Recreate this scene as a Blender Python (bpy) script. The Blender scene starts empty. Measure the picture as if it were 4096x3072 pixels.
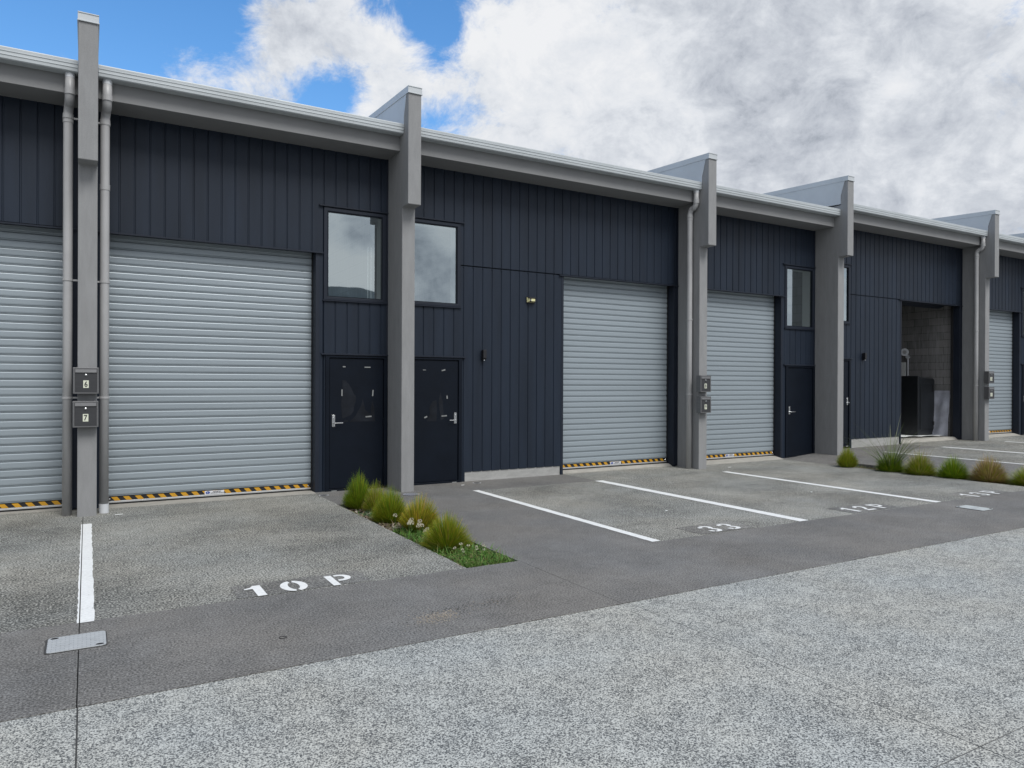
import bpy, bmesh, math, random
from mathutils import Vector, Matrix
R = math.radians
random.seed(7)
S = bpy.context.scene
COL = S.collection

# ------------------------------------------------------------------ materials
def newmat(name):
    m = bpy.data.materials.new(name); m.use_nodes = True
    nt = m.node_tree; b = nt.nodes['Principled BSDF']
    return m, nt, b
def N(nt, t, **kw):
    n = nt.nodes.new(t)
    for k, v in kw.items():
        if k.startswith('i_'):
            key = k[2:]; key = int(key) if key.isdigit() else key
            n.inputs[key].default_value = v
        else: setattr(n, k, v)
    return n
def ramp(nt, fac, stops):
    r = N(nt, 'ShaderNodeValToRGB'); e = r.color_ramp.elements
    while len(e) > 1: e.remove(e[-1])
    e[0].position = stops[0][0]; e[0].color = (*stops[0][1], 1)
    for p, c in stops[1:]:
        x = e.new(p); x.color = (*c, 1)
    nt.links.new(fac, r.inputs[0]); return r.outputs[0]
def mixc(nt, fac, a, b, mode='MIX'):
    m = N(nt, 'ShaderNodeMix', data_type='RGBA', blend_type=mode)
    for sock, val in ((m.inputs[0], fac), (m.inputs[6], a), (m.inputs[7], b)):
        if hasattr(val, 'is_output') or hasattr(val, 'links'): nt.links.new(val, sock)
        elif isinstance(val, (int, float)): sock.default_value = val
        else: sock.default_value = (*val, 1)
    return m.outputs[2]
def coords(nt): return N(nt, 'ShaderNodeNewGeometry').outputs['Position']
def noise(nt, vec, scale, detail=3, rough=.55, stretch=None, dist=0):
    if stretch:
        mp = N(nt, 'ShaderNodeMapping'); mp.inputs['Scale'].default_value = stretch
        nt.links.new(vec, mp.inputs[0]); vec = mp.outputs[0]
    n = N(nt, 'ShaderNodeTexNoise', i_Scale=scale, i_Detail=detail, i_Roughness=rough, i_Distortion=dist)
    nt.links.new(vec, n.inputs['Vector']); return n.outputs['Fac']
def bump(nt, b, h, strength=.3, dist=.01):
    n = N(nt, 'ShaderNodeBump', i_Strength=strength, i_Distance=dist)
    nt.links.new(h, n.inputs['Height']); nt.links.new(n.outputs[0], b.inputs['Normal'])
def sh(v):  # sRGB 0-255 -> linear
    v /= 255.0
    return v / 12.92 if v < .04045 else ((v + .055) / 1.055) ** 2.4
def paint(name, col, rough=.5, var=.12, scale=2.2, metal=0, spec=.5, bumpk=0, bumps=300, stretch=None):
    m, nt, b = newmat(name); v = coords(nt)
    n1 = noise(nt, v, scale, 5, .6, stretch)
    lo = tuple(c * (1 - var) for c in col); hi = tuple(min(1, c * (1 + var)) for c in col)
    nt.links.new(ramp(nt, n1, [(.3, lo), (.7, hi)]), b.inputs['Base Color'])
    b.inputs['Metallic'].default_value = metal
    b.inputs['Specular IOR Level'].default_value = spec
    n2 = noise(nt, v, scale * 3, 3)
    mr = N(nt, 'ShaderNodeMapRange', i_3=max(.03, rough - .06), i_4=min(1, rough + .06))
    nt.links.new(n2, mr.inputs[0]); nt.links.new(mr.outputs[0], b.inputs['Roughness'])
    if bumpk: bump(nt, b, noise(nt, v, bumps, 2), bumpk, .004)
    return m

M = {}
M['cladding'] = paint('dark_cladding', (.0132, .0205, .0350), .5, .22, 1.2, spec=.3, stretch=(3, 3, .35))
M['trim'] = paint('dark_trim', (.015, .020, .032), .48, .12, 2, spec=.3)
M['door'] = paint('door_paint', (.0045, .0075, .014), .45, .16, 3, spec=.18)
M['gutter'] = paint('pale_gutter_metal', (.475, .51, .53), .42, .07, 1.5, metal=.05)
M['cap'] = paint('pale_flashing_metal', (.52, .55, .575), .42, .07, 1.5, metal=.05)
M['beam'] = paint('taupe_beam_paint', (.245, .247, .251), .65, .06, 1.3)
M['pvc'] = paint('grey_pvc', (.40, .40, .405), .4, .06, 4)
M['pvc_white'] = paint('white_pvc', (.62, .64, .67), .4, .05, 4)
M['slat'] = paint('roller_slat', (.312, .360, .396), .36, .05, .9, metal=.15, stretch=(.4, 1, 6))
M['alu'] = paint('aluminium', (.62, .63, .64), .35, .05, 5, metal=.6)
M['rubber'] = paint('black_rubber', (.012, .012, .014), .7, .2, 6)
M['yellow'] = paint('hazard_yellow', (.56, .29, .018), .5, .10, 9)
M['black'] = paint('hazard_black', (.012, .012, .015), .5, .15, 9)
M['label_white'] = paint('label_white', (.66, .67, .70), .45, .06, 20)
M['blue'] = paint('logo_blue', (.02, .06, .30), .45, .05, 20)
M['steel'] = paint('stainless_steel', (.17, .17, .175), .34, .06, 3, metal=.4, stretch=(1, 1, 14))
M['steel_dark'] = paint('brushed_steel_front', (.055, .056, .060), .38, .08, 3, metal=.25, stretch=(1, 1, 18))
M['chrome'] = paint('satin_chrome', (.60, .61, .62), .22, .04, 5, metal=.9)
M['plate'] = paint('number_plate_cream', (.68, .70, .58), .5, .05, 20)
M['digit'] = paint('digit_black', (.01, .01, .012), .5, .1, 20)
M['white_board'] = paint('white_board', (.84, .86, .85), .6, .03, 2)
M['tape'] = paint('cloudy_tape', (.23, .24, .24), .5, .25, 30)
M['film'] = paint('film_residue', (.0105, .013, .0185), .45, .4, 5, spec=.2)
M['roof'] = paint('roof_metal', (.34, .36, .38), .45, .06, 1)
M['interior'] = paint('interior_lining', (.30, .30, .30), .8, .1, 1)
M['cabinet'] = paint('black_moulded_plastic', (.010, .012, .015), .38, .2, 2)
M['lens'] = paint('pale_yellow_lens', (.72, .69, .38), .35, .06, 20)
M['lens_dim'] = paint('dim_lens', (.36, .33, .2), .35, .06, 20)
M['joint_pale'] = paint('joint_filler_pale', (.12, .122, .12), .9, .5, 12)
M['joint'] = paint('joint_filler', (.052, .052, .051), .9, .3, 20)
M['hole'] = paint('dark_void', (.006, .006, .007), .9, .2, 9)
M['cover'] = None

def concrete(name, col, var=.12, stain=.25, bk=.35, streak=(2.2, 2.2, .5)):
    m, nt, b = newmat(name); v = coords(nt)
    fine = noise(nt, v, 160, 3, .6); mid = noise(nt, v, 5, 6, .65, streak)
    lo = tuple(c * (1 - var) for c in col); hi = tuple(c * (1 + var) for c in col)
    c1 = ramp(nt, mid, [(.3, lo), (.72, hi)])
    c2 = ramp(nt, fine, [(.3, (1 - stain,) * 3), (.62, (1.0,) * 3)])
    nt.links.new(mixc(nt, 1.0, c1, c2, 'MULTIPLY'), b.inputs['Base Color'])
    b.inputs['Roughness'].default_value = .85; b.inputs['Specular IOR Level'].default_value = .3
    bump(nt, b, noise(nt, v, 220, 4, .7), bk, .004)
    return m
M['fin'] = concrete('painted_concrete', (.292, .295, .300), .09, .2, .35)
M['base'] = concrete('raw_concrete', (.40, .40, .39), .16, .2, .4, (1, 1, 3))
M['sill'] = concrete('sill_concrete', (.40, .385, .35), .16, .25, .3, (1, 2, 2))

def aggregate(name, dark, light, thr, spread, scale, patch, warm=None, patch_scale=1.1, bk=.5, trowel=None):
    """exposed aggregate: dark stones in a light paste, worn in broad patches"""
    m, nt, b = newmat(name); v = coords(nt)
    n = noise(nt, v, scale, 2.5, .62)
    big = noise(nt, v, patch_scale, 5, .62, trowel, .4)
    med = noise(nt, v, 9, 3, .6)
    add = N(nt, 'ShaderNodeMath', operation='MULTIPLY_ADD', i_1=patch); nt.links.new(big, add.inputs[0]); nt.links.new(n, add.inputs[2])
    add2 = N(nt, 'ShaderNodeMath', operation='MULTIPLY_ADD', i_1=.12); nt.links.new(med, add2.inputs[0]); nt.links.new(add.outputs[0], add2.inputs[2])
    off = patch * .5 + .06
    c = ramp(nt, add2.outputs[0], [(thr - spread + off, dark), (thr + off, tuple((a + d) / 2 for a, d in zip(dark, light))), (thr + spread + off, light)])
    hue = noise(nt, v, .8, 3)
    c = mixc(nt, 1.0, c, ramp(nt, hue, [(.35, (1.0, .985, .95)), (.65, (.96, .985, 1.0))]), 'MULTIPLY')
    # rare pale chips
    vor = N(nt, 'ShaderNodeTexVoronoi', i_Scale=14.0); nt.links.new(v, vor.inputs['Vector'])
    lt = N(nt, 'ShaderNodeMath', operation='LESS_THAN', i_1=.055); nt.links.new(vor.outputs['Distance'], lt.inputs[0])
    rnd = N(nt, 'ShaderNodeSeparateColor'); nt.links.new(vor.outputs['Color'], rnd.inputs[0])
    gt = N(nt, 'ShaderNodeMath', operation='GREATER_THAN', i_1=.93); nt.links.new(rnd.outputs[0], gt.inputs[0])
    mu = N(nt, 'ShaderNodeMath', operation='MULTIPLY'); nt.links.new(lt.outputs[0], mu.inputs[0]); nt.links.new(gt.outputs[0], mu.inputs[1])
    c = mixc(nt, mu.outputs[0], c, (.55, .55, .53))
    nt.links.new(c, b.inputs['Base Color'])
    b.inputs['Roughness'].default_value = .82; b.inputs['Specular IOR Level'].default_value = .3
    bump(nt, b, n, bk, .006)
    return m
M['yard'] = aggregate('exposed_aggregate_pale', (.085, .09, .094), (.555, .56, .53), .50, .085, 136, .12, patch_scale=2.8)
M['pad'] = aggregate('exposed_aggregate_worn', (.068, .068, .064), (.44, .435, .40), .515, .085, 66, .24, patch_scale=.7, trowel=(1, 1.3, 1))
M['strip'] = aggregate('dark_oxide_concrete', (.080, .0775, .075), (.265, .258, .25), .51, .13, 80, .22, patch_scale=1.2, bk=.3)
M['patch'] = aggregate('overpainted_patch', (.085, .084, .082), (.32, .315, .30), .515, .12, 72, .35, bk=.35)

def roadpaint():
    m, nt, b = newmat('road_marking_paint'); v = coords(nt)
    n = noise(nt, v, 42, 4, .7); n2 = noise(nt, v, 4, 4)
    ad = N(nt, 'ShaderNodeMath', operation='MULTIPLY_ADD', i_1=.35); nt.links.new(n2, ad.inputs[0]); nt.links.new(n, ad.inputs[2])
    c = ramp(nt, ad.outputs[0], [(.42, (.30, .30, .30)), (.50, (.70, .71, .70)), (.8, (.82, .83, .82))])
    nt.links.new(c, b.inputs['Base Color']); b.inputs['Roughness'].default_value = .7
    bump(nt, b, noise(nt, v, 110, 3), .35, .004)
    return m
M['paint'] = roadpaint()

def blockwall():
    m, nt, b = newmat('concrete_blockwork'); v = coords(nt)
    sx = N(nt, 'ShaderNodeSeparateXYZ'); nt.links.new(v, sx.inputs[0])
    cx = N(nt, 'ShaderNodeCombineXYZ'); nt.links.new(sx.outputs[1], cx.inputs[0]); nt.links.new(sx.outputs[2], cx.inputs[1])
    br = N(nt, 'ShaderNodeTexBrick', i_Scale=1.0, i_5=.006, offset=.5)
    br.inputs['Color1'].default_value = (.245, .238, .235, 1); br.inputs['Color2'].default_value = (.18, .177, .177, 1)
    br.inputs['Mortar'].default_value = (.07, .07, .07, 1)
    br.inputs['Brick Width'].default_value = .4; br.inputs['Row Height'].default_value = .2; br.inputs['Mortar Size'].default_value = .006
    nt.links.new(cx.outputs[0], br.inputs['Vector'])
    st = noise(nt, v, 2.2, 6, .7, (3, 6, .7))
    c = mixc(nt, ramp(nt, st, [(.46, (0, 0, 0)), (.68, (.55,) * 3)]), br.outputs[0], (.36, .36, .37))
    nt.links.new(c, b.inputs['Base Color']); b.inputs['Roughness'].default_value = .9
    bump(nt, b, noise(nt, v, 120, 3), .4, .005)
    return m
M['block'] = blockwall()

def glass():
    m = bpy.data.materials.new('window_glass'); m.use_nodes = True; nt = m.node_tree; nt.nodes.clear()
    out = N(nt, 'ShaderNodeOutputMaterial'); mix = N(nt, 'ShaderNodeMixShader')
    g = N(nt, 'ShaderNodeBsdfGlossy', i_Roughness=.012); g.inputs[0].default_value = (.80, .90, .93, 1)
    t = N(nt, 'ShaderNodeBsdfTransparent'); t.inputs[0].default_value = (.84, .90, .90, 1)
    ge = N(nt, 'ShaderNodeNewGeometry'); dp = N(nt, 'ShaderNodeVectorMath', operation='DOT_PRODUCT')
    nt.links.new(ge.outputs['Incoming'], dp.inputs[0]); nt.links.new(ge.outputs['Normal'], dp.inputs[1])
    ab = N(nt, 'ShaderNodeMath', operation='ABSOLUTE'); nt.links.new(dp.outputs['Value'], ab.inputs[0])
    om = N(nt, 'ShaderNodeMath', operation='SUBTRACT', i_0=1.0); nt.links.new(ab.outputs[0], om.inputs[1])
    pw = N(nt, 'ShaderNodeMath', operation='POWER', i_1=5.0); nt.links.new(om.outputs[0], pw.inputs[0])
    fr = N(nt, 'ShaderNodeMath', operation='MULTIPLY_ADD', i_1=.50, i_2=.50); nt.links.new(pw.outputs[0], fr.inputs[0])
    v = coords(nt); bp = N(nt, 'ShaderNodeBump', i_Strength=.02, i_Distance=.02)
    nt.links.new(noise(nt, v, 1.6, 2), bp.inputs['Height']); nt.links.new(bp.outputs[0], g.inputs['Normal'])
    nt.links.new(fr.outputs[0], mix.inputs[0]); nt.links.new(t.outputs[0], mix.inputs[1]); nt.links.new(g.outputs[0], mix.inputs[2])
    nt.links.new(mix.outputs[0], out.inputs[0]); return m
M['glass'] = glass()

def plastic_sheet():
    m = bpy.data.materials.new('cloudy_plastic_sheet'); m.use_nodes = True; nt = m.node_tree
    b = nt.nodes['Principled BSDF']; out = nt.nodes['Material Output']
    b.inputs['Base Color'].default_value = (.55, .57, .66, 1); b.inputs['Roughness'].default_value = .28
    t = N(nt, 'ShaderNodeBsdfTransparent'); mix = N(nt, 'ShaderNodeMixShader')
    v = coords(nt); f = ramp(nt, noise(nt, v, 3, 4), [(.3, (.5,) * 3), (.7, (.85,) * 3)])
    nt.links.new(f, mix.inputs[0]); nt.links.new(t.outputs[0], mix.inputs[1]); nt.links.new(b.outputs[0], mix.inputs[2])
    nt.links.new(mix.outputs[0], out.inputs[0]); return m
M['sheet'] = plastic_sheet()

def leafmat(name, rough=.5, trans=.25):
    m, nt, b = newmat(name)
    a = N(nt, 'ShaderNodeVertexColor', layer_name='tint')
    nt.links.new(a.outputs[0], b.inputs['Base Color'])
    b.inputs['Roughness'].default_value = rough; b.inputs['Specular IOR Level'].default_value = .35
    tr = N(nt, 'ShaderNodeBsdfTranslucent'); mix = N(nt, 'ShaderNodeMixShader', i_0=trans)
    nt.links.new(a.outputs[0], tr.inputs[0])
    out = nt.nodes['Material Output']
    nt.links.new(b.outputs[0], mix.inputs[1]); nt.links.new(tr.outputs[0], mix.inputs[2]); nt.links.new(mix.outputs[0], out.inputs[0])
    return m
M['leaf'] = leafmat('grass_blade')
M['petal'] = leafmat('clover_petal', .7, .2)

def soilmat():
    m, nt, b = newmat('soil'); v = coords(nt)
    c = ramp(nt, noise(nt, v, 30, 5, .7), [(.3, (.030, .024, .018)), (.6, (.085, .068, .05)), (.78, (.17, .14, .105))])
    nt.links.new(c, b.inputs['Base Color']); b.inputs['Roughness'].default_value = .95
    bump(nt, b, noise(nt, v, 60, 4), .9, .02); return m
M['soil'] = soilmat()
def coverpoly():
    m, nt, b = newmat('utility_cover_polymer'); v = coords(nt)
    br = N(nt, 'ShaderNodeTexBrick', offset=.5); br.inputs['Scale'].default_value = 1
    br.inputs['Brick Width'].default_value = .045; br.inputs['Row Height'].default_value = .022; br.inputs['Mortar Size'].default_value = .002
    br.inputs['Color1'].default_value = (.40, .42, .43, 1); br.inputs['Color2'].default_value = (.45, .47, .48, 1); br.inputs['Mortar'].default_value = (.28, .295, .31, 1)
    nt.links.new(v, br.inputs['Vector'])
    wear = ramp(nt, noise(nt, v, 55, 3, .7), [(.64, (0, 0, 0)), (.70, (.6,) * 3)])
    nt.links.new(mixc(nt, wear, br.outputs[0], (.09, .09, .095)), b.inputs['Base Color']); b.inputs['Roughness'].default_value = .6
    bump(nt, b, br.outputs['Fac'], -.4, .003); return m
M['cover'] = coverpoly()
M['cover_pale'] = paint('weathered_cover', (.46, .49, .49), .6, .12, 14)
M['grate'] = paint('grey_grate', (.30, .31, .35), .5, .1, 20)
M['mulch'] = leafmat('bark_chip', .9, 0)
M['sand'] = leafmat('sand_grain', .9, 0)

# ------------------------------------------------------------------ mesh builder
class MB:
    def __init__(self): self.v = []; self.f = []; self.m = []; self.c = None
    def vert(self, p): self.v.append(tuple(p)); return len(self.v) - 1
    def face(self, pts, m=0):
        s = len(self.v); self.v += [tuple(p) for p in pts]; self.f.append(tuple(range(s, s + len(pts)))); self.m.append(m)
    def box(self, x0, x1, y0, y1, z0, z1, m=0):
        s = len(self.v)
        self.v += [(x0, y0, z0), (x1, y0, z0), (x1, y1, z0), (x0, y1, z0), (x0, y0, z1), (x1, y0, z1), (x1, y1, z1), (x0, y1, z1)]
        for q in ((0, 3, 2, 1), (4, 5, 6, 7), (0, 1, 5, 4), (1, 2, 6, 5), (2, 3, 7, 6), (3, 0, 4, 7)):
            self.f.append(tuple(s + i for i in q)); self.m.append(m)
    def prism(self, poly, axis, a0, a1, m=0):
        """closed 2D polygon extruded along axis ('x': (y,z), 'y': (x,z), 'z': (x,y))"""
        def P(u, w, a): return {'x': (a, u, w), 'y': (u, a, w), 'z': (u, w, a)}[axis]
        n = len(poly); s = len(self.v)
        self.v += [P(u, w, a0) for u, w in poly] + [P(u, w, a1) for u, w in poly]
        for i in range(n):
            j = (i + 1) % n; self.f.append((s + i, s + j, s + n + j, s + n + i)); self.m.append(m)
        self.f.append(tuple(s + i for i in reversed(range(n)))); self.m.append(m)
        self.f.append(tuple(s + n + i for i in range(n))); self.m.append(m)
    def strip(self, prof, axis, a0, a1, m=0):
        """open 2D profile swept along axis"""
        def P(u, w, a): return {'x': (a, u, w), 'z': (u, w, a)}[axis]
        for (u0, w0), (u1, w1) in zip(prof, prof[1:]):
            self.face([P(u0, w0, a0), P(u1, w1, a0), P(u1, w1, a1), P(u0, w0, a1)], m)
    def ring(self, x0, x1, z0, z1, l, r, b, t, y0, y1, m=0):
        """rectangular frame in the XZ plane, one connected piece; l r b t = member widths"""
        o = [(x0, z0), (x1, z0), (x1, z1), (x0, z1)]; i = [(x0 + l, z0 + b), (x1 - r, z0 + b), (x1 - r, z1 - t), (x0 + l, z1 - t)]
        for k in range(4):
            j = (k + 1) % 4
            for y in (y0, y1): self.face([(o[k][0], y, o[k][1]), (o[j][0], y, o[j][1]), (i[j][0], y, i[j][1]), (i[k][0], y, i[k][1])], m)
            for q in (o, i): self.face([(q[k][0], y0, q[k][1]), (q[j][0], y0, q[j][1]), (q[j][0], y1, q[j][1]), (q[k][0], y1, q[k][1])], m)
    def tube(self, pts, r, n=14, m=0, cap=True):
        pts = [Vector(p) for p in pts]; rings = []
        rs = r if isinstance(r, (list, tuple)) else [r] * len(pts)
        up = None
        for i, p in enumerate(pts):
            d = (pts[min(i + 1, len(pts) - 1)] - pts[max(i - 1, 0)]).normalized()
            if up is None:
                up = Vector((1, 0, 0)) if abs(d.x) < .9 else Vector((0, 1, 0))
            a = (up - d * up.dot(d)).normalized(); bb = d.cross(a); up = a
            s = len(self.v)
            for k in range(n):
                t = 2 * math.pi * k / n
                self.v.append(tuple(p + (a * math.cos(t) + bb * math.sin(t)) * rs[i]))
            rings.append(s)
        for a0, b0 in zip(rings, rings[1:]):
            for k in range(n):
                j = (k + 1) % n; self.f.append((a0 + k, a0 + j, b0 + j, b0 + k)); self.m.append(m)
        if cap:
            self.f.append(tuple(reversed(range(rings[0], rings[0] + n)))); self.m.append(m)
            self.f.append(tuple(range(rings[-1], rings[-1] + n))); self.m.append(m)
    def build(self, name, mats, parent=None, origin=(0, 0, 0), smooth=False, bevel=0, weld=True):
        me = bpy.data.meshes.new(name)
        if parent is not None:
            r = parent
            while r.parent is not None: r = r.parent
            origin = r.location
        o = Vector(origin)
        me.from_pydata([tuple(Vector(p) - o) for p in self.v], [], self.f)
        if not isinstance(mats, (list, tuple)): mats = [mats]
        for mm in mats: me.materials.append(M[mm] if isinstance(mm, str) else mm)
        if len(mats) > 1:
            for p, mi in zip(me.polygons, self.m): p.material_index = mi
        if self.c is not None:
            ca = me.color_attributes.new('tint', 'FLOAT_COLOR', 'POINT')
            for i, c in enumerate(self.c): ca.data[i].color = (*c, 1)
        if bevel or weld and self.c is None:
            bm = bmesh.new(); bm.from_mesh(me)
            bmesh.ops.remove_doubles(bm, verts=bm.verts, dist=1e-5)
            bmesh.ops.recalc_face_normals(bm, faces=bm.faces)
            bm.to_mesh(me); bm.free()
        if smooth:
            for p in me.polygons: p.use_smooth = True
        me.update()
        ob = bpy.data.objects.new(name, me); COL.objects.link(ob)
        if bevel:
            md = ob.modifiers.new('edge', 'BEVEL'); md.width = bevel; md.segments = 2; md.limit_method = 'ANGLE'; md.angle_limit = R(40)
        if parent is not None: ob.parent = parent
        else: ob.location = o
        return ob

def thing(name, label, cat, loc=(0, 0, 0), group=None):
    o = bpy.data.objects.new(name, None); COL.objects.link(o); o.location = loc; o.empty_display_size = .2
    o['label'] = label; o['category'] = cat
    if group: o['group'] = group
    return o
def tag(o, label, cat, group=None):
    o['label'] = label; o['category'] = cat
    if group: o['group'] = group
    return o
def struct(o): o['kind'] = 'structure'; return o
def stuff(o, label=None, cat=None):
    o['kind'] = 'stuff'
    if label: o['label'] = label
    if cat: o['category'] = cat
    return o

def text_into(mb, s, cx, cy, h, mapf, m=0, sx=1.0, bold=0.0, shear=0.0):
    """flat lettering from the built-in font, centred on (cx, cy), cap height h; mapf(u, v) -> 3D point"""
    cu = bpy.data.curves.new('t', 'FONT'); cu.body = s; cu.size = 1; cu.offset = bold; cu.shear = shear; cu.resolution_u = 4
    ob = bpy.data.objects.new('t', cu); me = bpy.data.meshes.new_from_object(ob)
    xs = [v.co.x for v in me.vertices]; ys = [v.co.y for v in me.vertices]
    k = h / (max(ys) - min(ys)); mx = (max(xs) + min(xs)) / 2; my = (max(ys) + min(ys)) / 2
    st = len(mb.v)
    mb.v += [tuple(mapf(cx + (v.co.x - mx) * k * sx, cy + (v.co.y - my) * k)) for v in me.vertices]
    for p in me.polygons: mb.f.append(tuple(st + i for i in p.vertices)); mb.m.append(m)
    bpy.data.objects.remove(ob); bpy.data.meshes.remove(me); bpy.data.curves.remove(cu)

# ------------------------------------------------------------------ ground height
def sm(t): t = max(0, min(1, t)); return t * t * (3 - 2 * t)
def gz(x):
    if x < 15: return .13 * sm((x - 12.6) / 2.4)
    return min(.18, .13 + (x - 15) * .007)
W = 10.53          # face of the cladding
G = .005

def slab(name, mat, rects, top=0.0, thick=.16, holes=()):
    """paving sheets that follow the rise of the ground; rects = (x0,x1,y0,y1)"""
    mb = MB()
    for x0, x1, y0, y1 in rects:
        n = max(1, int((min(x1, 26) - max(x0, 11)) / .4)) if x1 > 12 else 1
        xs = [x0] + [max(x0, 11) + (min(x1, 26) - max(x0, 11)) * i / n for i in range(1, n)] + [x1] if n > 1 else [x0, x1]
        for a, b in zip(xs, xs[1:]):
            za, zb = gz(a) + top, gz(b) + top
            mb.face([(a, y0, za), (b, y0, zb), (b, y1, zb), (a, y1, za)])
            mb.face([(a, y0, za - thick), (b, y0, zb - thick), (b, y0, zb), (a, y0, za)])
            mb.face([(b, y1, zb - thick), (a, y1, za - thick), (a, y1, za), (b, y1, zb)])
        for a in (x0, x1):
            z = gz(a) + top
            mb.face([(a, y0, z - thick), (a, y1, z - thick), (a, y1, z), (a, y0, z)])
    return struct(mb.build(name, mat))

YS, YP = 4.155, 5.61
# base ground out to the horizon (just below the paving)
mb = MB(); mb.face([(-400, -400, -.13), (400, -400, -.13), (400, 400, -.13), (-400, 400, -.13)])
struct(mb.build('ground', 'soil'))
J = .0035
slab('yard', 'yard', [(-60, -.037 - J, 1.732 + J, YS - .003), (-.037 + J, 3.42 - J, 1.732 + J, YS - .003), (3.42 + J, 9.9, 1.732 + J, YS - .003), (9.9, 60, 1.732, YS - .003),
                      (-60, -.037 - J, -30, 1.732 - J), (-.037 + J, 3.42 - J, -30, 1.732 - J), (3.42 + J, 9.9, -30, 1.732 - J), (9.9, 60, -30, 1.732)], top=-.004)
slab('pavement', 'strip', [(-60, -.04 - J, YS, YP), (-.04 + J, 3.36 - .002, YS, YP), (3.36 + .002, 60, YS, YP)])
slab('path', 'strip', [(2.833, 3.35, 9.31, 10.62), (3.35, 4.99, YP + .002, 8.098 - .004), (3.35, 4.99, 8.098 + .004, 10.62), (4.99, 7.22, 9.58, 10.62)])
slab('path_beyond', 'strip', [(12.74, 13.23, 9.36, 10.62), (13.23, 14.93, YP + .002, 10.62), (14.93, 17.2, 9.58, 10.62), (22.7, 24.9, YP, 10.62)])
slab('forecourt', 'pad', [(-60, -.04 - J, YP + .001, 10.62), (-.04 + J, 2.83, YP + .001, 8.03 - .004), (-.04 + J, 2.83, 8.03 + .004, 10.62),
                          (4.993, 7.22, YP + .001, 9.577), (7.223, 12.737, YP + .001, 10.62),
                          (14.933, 17.2, YP + .001, 9.577), (17.203, 22.69, YP + .001, 10.62), (24.91, 60, YP + .001, 10.62)])
# filler in the saw-cut joints
def joint(x0, x1, y0, y1, pale=False):
    mb = MB(); mb.box(x0, x1, y0, y1, -.05, -.0015 if not pale else -.0055); struct(mb.build('joint', 'joint_pale' if pale else 'joint'))
joint(-8, -.05, 8.03 - .0045, 8.03 + .0045); joint(-.03, 2.829, 8.03 - .0045, 8.03 + .0045); joint(3.352, 4.92, 8.098 - .0045, 8.098 + .0045)
for ya, yb, q in ((-30, 1.725, True), (1.74, 4.15, True), (4.157, 5.607, False), (5.613, 10.0, False)): joint(-.0395 if not q else -.040, -.0345 if q else -.0405 + .006, ya, yb)
joint(-8, 9.9, 1.732 - .004, 1.732 + .004, True); joint(3.42 - .0038, 3.42 + .0038, 1.74, 4.15, True)
# darker repainted rectangles under the stencils
def thin_patch(name, x0, x1, y0, y1, mat, dz):
    mb = MB(); random.seed(int(x0 * 100))
    def edge(a, b, n=14, amp=.012):
        out = []
        for i in range(n):
            t = i / n; px = a[0] + (b[0] - a[0]) * t; py = a[1] + (b[1] - a[1]) * t
            out.append((px + random.uniform(-amp, amp), py + random.uniform(-amp, amp)))
        return out
    c = [(x0, y0), (x1, y0), (x1, y1), (x0, y1)]
    pts = sum((edge(c[i], c[(i + 1) % 4]) for i in range(4)), [])
    mb.face([(x, y, gz(x) + dz) for x, y in pts])
    return struct(mb.build(name, mat))
thin_patch('repainted_patch', .96, 1.98, 5.63, 5.99, 'patch', .003)
thin_patch('repainted_patch', 5.62, 6.45, 5.63, 6.03, 'patch', .003)
thin_patch('repainted_patch', 8.2, 9.15, 5.63, 6.02, 'patch', .003)
thin_patch('repainted_patch', 10.8, 11.9, 5.60, 5.98, 'patch', .003)

# hills across the road, mirrored in the upstairs windows
mb = MB(); random.seed(9); prev = None
for i in range(121):
    x = -300 + i * 6.0
    h = 15.5 + 8.6 * math.exp(-((x - 57) / 26) ** 2) + 2.2 * math.exp(-((x - 20) / 14) ** 2) + 1.6 * math.sin(x * .031) + random.uniform(-.25, .25)
    cur = [(x, -150, -1), (x, -152, h * .62), (x, -158 + 2 * math.sin(x * .05), h), (x, -205, h * .7), (x, -230, -1)]
    if prev:
        for k in range(4): mb.face([prev[k], cur[k], cur[k + 1], prev[k + 1]])
    prev = cur
struct(mb.build('hills', paint('hazy_hill', (.15, .17, .175), .95, .45, .06, spec=.1), smooth=True))  # grey-blue distance haze is put into the hill colour

# planting bed soil
def soilbed(x0, x1, y0, y1, z):
    mb = MB(); nx, ny = 8, 50; random.seed(3)
    idx = {}
    for i in range(nx + 1):
        for j in range(ny + 1):
            idx[i, j] = mb.vert((x0 + (x1 - x0) * i / nx, y0 + (y1 - y0) * j / ny, z + random.uniform(-.012, .012)))
    for i in range(nx):
        for j in range(ny): mb.f.append((idx[i, j], idx[i + 1, j], idx[i + 1, j + 1], idx[i, j + 1])); mb.m.append(0)
    return struct(mb.build('soil', 'soil', smooth=True))
soilbed(2.8, 3.37, 5.58, 9.34, -.055)
soilbed(12.7, 13.26, 5.58, 9.39, gz(13) - .05)

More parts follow.
